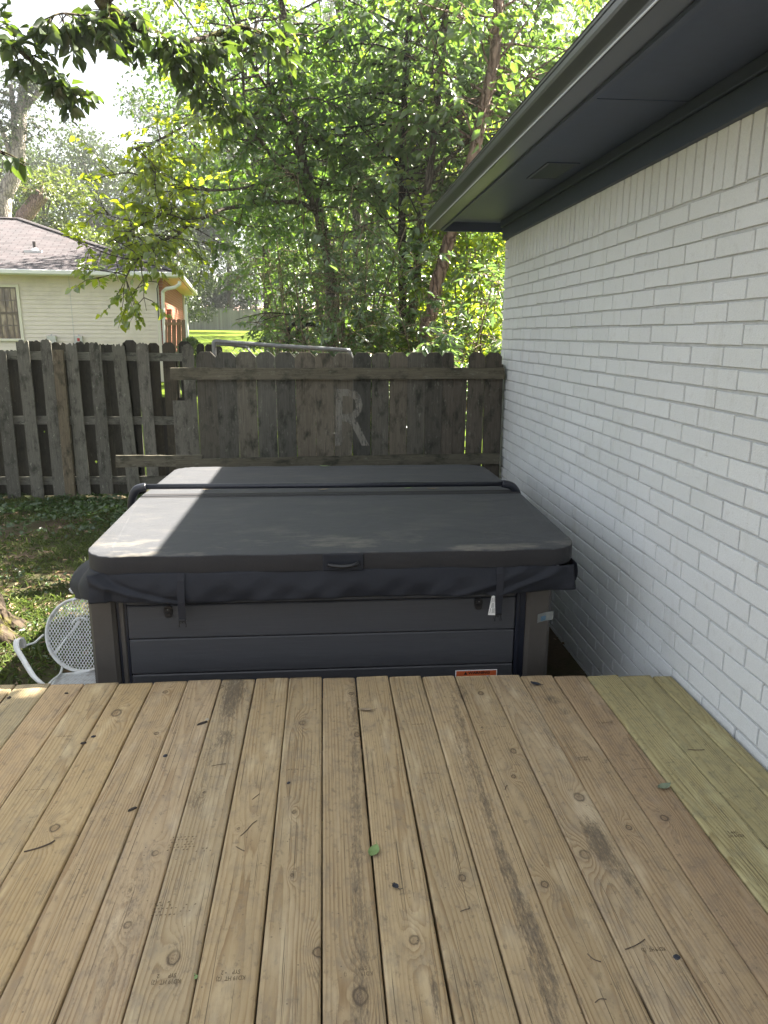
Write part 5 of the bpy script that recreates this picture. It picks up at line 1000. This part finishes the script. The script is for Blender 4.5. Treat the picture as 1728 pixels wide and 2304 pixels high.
def chipmk(mat,a,b,h,ang):
    def mk(m,c):
        d=np.array([math.cos(ang),math.sin(ang),0]);s=np.array([-d[1],d[0],0]); n=9; r_=[random.uniform(.7,1.2) for _ in range(n)]
        lo=[c+d*a*.5*r_[k]*math.cos(6.283*k/n)+s*b*.5*r_[k]*math.sin(6.283*k/n)+np.array([0,0,.0008]) for k in range(n)]
        hi=[c+d*a*.38*r_[k]*math.cos(6.283*k/n)+s*b*.36*r_[k]*math.sin(6.283*k/n)+np.array([0,0,h*random.uniform(.6,1.15)]) for k in range(n)]
        m.grid([lo+[lo[0]],hi+[hi[0]]]); m.add(hi,[tuple(range(n))]); m.add(lo,[tuple(range(n))[::-1]])
    mk.mat=mat; return mk
lying('fallen_leaf','fresh green fallen leaf curling up in the middle of the deck','leaf',841,1918,0,leafmk('fresh_leaf',.050,.031,1.15,.28,.28))
lying('fallen_leaf','dull sage green fallen leaf on the green tinted boards near the white wall','leaf',1494,1773,0,leafmk('sage_leaf',.052,.028,.35,.35,.16))
lying('fallen_leaf','dry tan crumpled leaf across a board joint at the far end of the deck','leaf',822,1599,0,leafmk('dry_leaf',.056,.020,-.12,.22,.3,.5))
lying('fallen_leaf','dark navy folded leaf on the deck edge right of the warning label','leaf',1205,1541,0,leafmk('dark_leaf',.046,.026,-.6,.30,.18))
lying('fallen_leaf','torn bit of green leaf beside the grade stamp at the bottom left','leaf',441,2201,0,leafmk('fresh_leaf',.012,.009,1.3,.1,.1,.6,.003))
lying('fallen_leaf','pale green leaf lying on the back half of the cover','leaf',729,1050,.503,leafmk('fresh_leaf',.062,.030,-.3,.18,.15))
lying('fallen_leaf','pale dry leaf at the hinge in the middle of the cover','leaf',727,1103,.525,leafmk('dry_leaf',.055,.022,.1,.2,.1,.4)); lying('fallen_leaf','greenish leaf at the hinge right of the middle','leaf',917,1100,.525,leafmk('fresh_leaf',.045,.022,.3,.2,.1,.2))
lying('fallen_leaf','long dry leaf at the right end of the hinge','leaf',972,1101,.525,leafmk('dry_leaf',.06,.016,-.05,.2,.2,.4)); lying('fallen_leaf','tiny tan leaf at the left end of the hinge where the sun falls','leaf',465,1103,.525,leafmk('dry_leaf',.045,.016,.05,.2,.2,.4))
lying('bark_piece','flaky grey bark stick lying across a joint left of centre','bark',456,1629,0,chipmk('bark_chip',.052,.013,.008,.55)); lying('bark_piece','small pale broken tip of bark touching the grey bark stick','bark',466,1620,0,chipmk('pale_chip',.016,.011,.006,.3))
lying('seed_husk','black oval seed husk on the boards left of the dark stained board','husk',371,1702,0,chipmk('dark_leaf',.019,.013,.006,0.)); lying('bark_piece','dark splinter of bark on the joint below the black husk','bark',298,1822,0,chipmk('bark_chip',.030,.010,.006,.6))
lying('bark_piece','brown bark flake caught in a joint at the upper left of the deck','bark',187,1673,0,chipmk('bark_chip',.026,.014,.005,.2)); lying('bark_piece','blackish bark crumb right of the brown flake','bark',210,1658,0,chipmk('dark_leaf',.019,.012,.006,.3))
lying('twig','straight dark twig pointing down left on the left boards','twig',84,1910,0,twigmk([(-.032,-.012,0),(0,0,0),(.03,.016,.002),(.038,.03,.001)],.0022)); lying('crumpled_leaf','black crumpled leaf below the fresh green leaf','leaf',890,1998,0,leafmk('dark_leaf',.022,.016,-1.,.6,.4,.5)); lying('bark_piece','dark chip near the top left corner of the deck','bark',150,1561,0,chipmk('bark_chip',.018,.008,.005,.1)); lying('bark_piece','round dark bit at the far left edge of the deck','bark',20,1571,0,chipmk('bark_chip',.017,.011,.007,.3))
lying('dead_fly','small black crumpled bit on the board left of the widest joint','husk',649,1763,0,chipmk('dark_leaf',.015,.011,.005,.4)); lying('knot_hole_chip','black chip standing in for an open knot hole at the lower right joint','bark',1522,2153,0,chipmk('dark_leaf',.019,.017,.003,1.2))  # the dark of the knot hole is a black chip laid on the board
for lb_,x,y,pts,r in(('long thin twig left of the middle boards',561,1864,[(-.022,-.035,0),(-.006,-.012,.001),(.006,.015,.001),(.020,.030,.002)],.0012),('short bent twig under the long thin twig',541,1912,[(-.014,.012,0),(0,-.001,.001),(.012,-.009,0)],.0011),('tiny twig on the stained board beside the grey bark stick',492,1722,[(-.024,-.006,0),(0,0,.001),(.024,.005,0)],.0009),('thin twig above the long thin twig',576,1794,[(-.010,-.014,0),(0,0,.001),(.010,.015,0)],.0011),('hooked twig right of the cathedral grain board',1047,2049,[(-.014,-.004,0),(0,0,.001),(.011,.004,0),(.012,.012,0)],.0011),('curved twig on the green tinted boards',1566,1688,[(-.028,.006,0),(-.004,-.003,.001),(.022,-.004,.001),(.030,-.001,.001)],.0013),('curved straw twig across the lower right stamp',1431,2130,[(-.030,-.008,0),(0,.001,.001),(.030,.018,0)],.0013),('s shaped twig low on the deck right of centre',1337,2157,[(-.012,.013,0),(-.004,-.004,.001),(.012,-.012,0)],.0012),('small forked twig near the bottom right',1351,2253,[(-.014,-.004,0),(0,.003,.001),(.014,.002,0)],.0011),('tiny bent twig on the board right of the stained strip',1138,1772,[(-.007,-.016,0),(.001,.002,.001),(.008,.010,0)],.0010)):
    lying('twig',lb_,'twig',x,y,0,twigmk(pts,r),'twigs scattered on the deck')
g=G('glare_haze_air'); pv=g.n('VolumePrincipled',{'Color':(.93,.96,.95),'Density':.0014,'Anisotropy':.62}); oo=g.n('OutputMaterial'); g.t.links.new(pv.outputs[0],oo.inputs[1]); M['glare_haze_air']=g.m  # thin air volume added to lift the darks like veiling lens glare
hz_=MB().box((-130,-70,-3),(120,170,27.5)).build('glare_haze','glare_haze_air'); hz_['kind']='stuff'
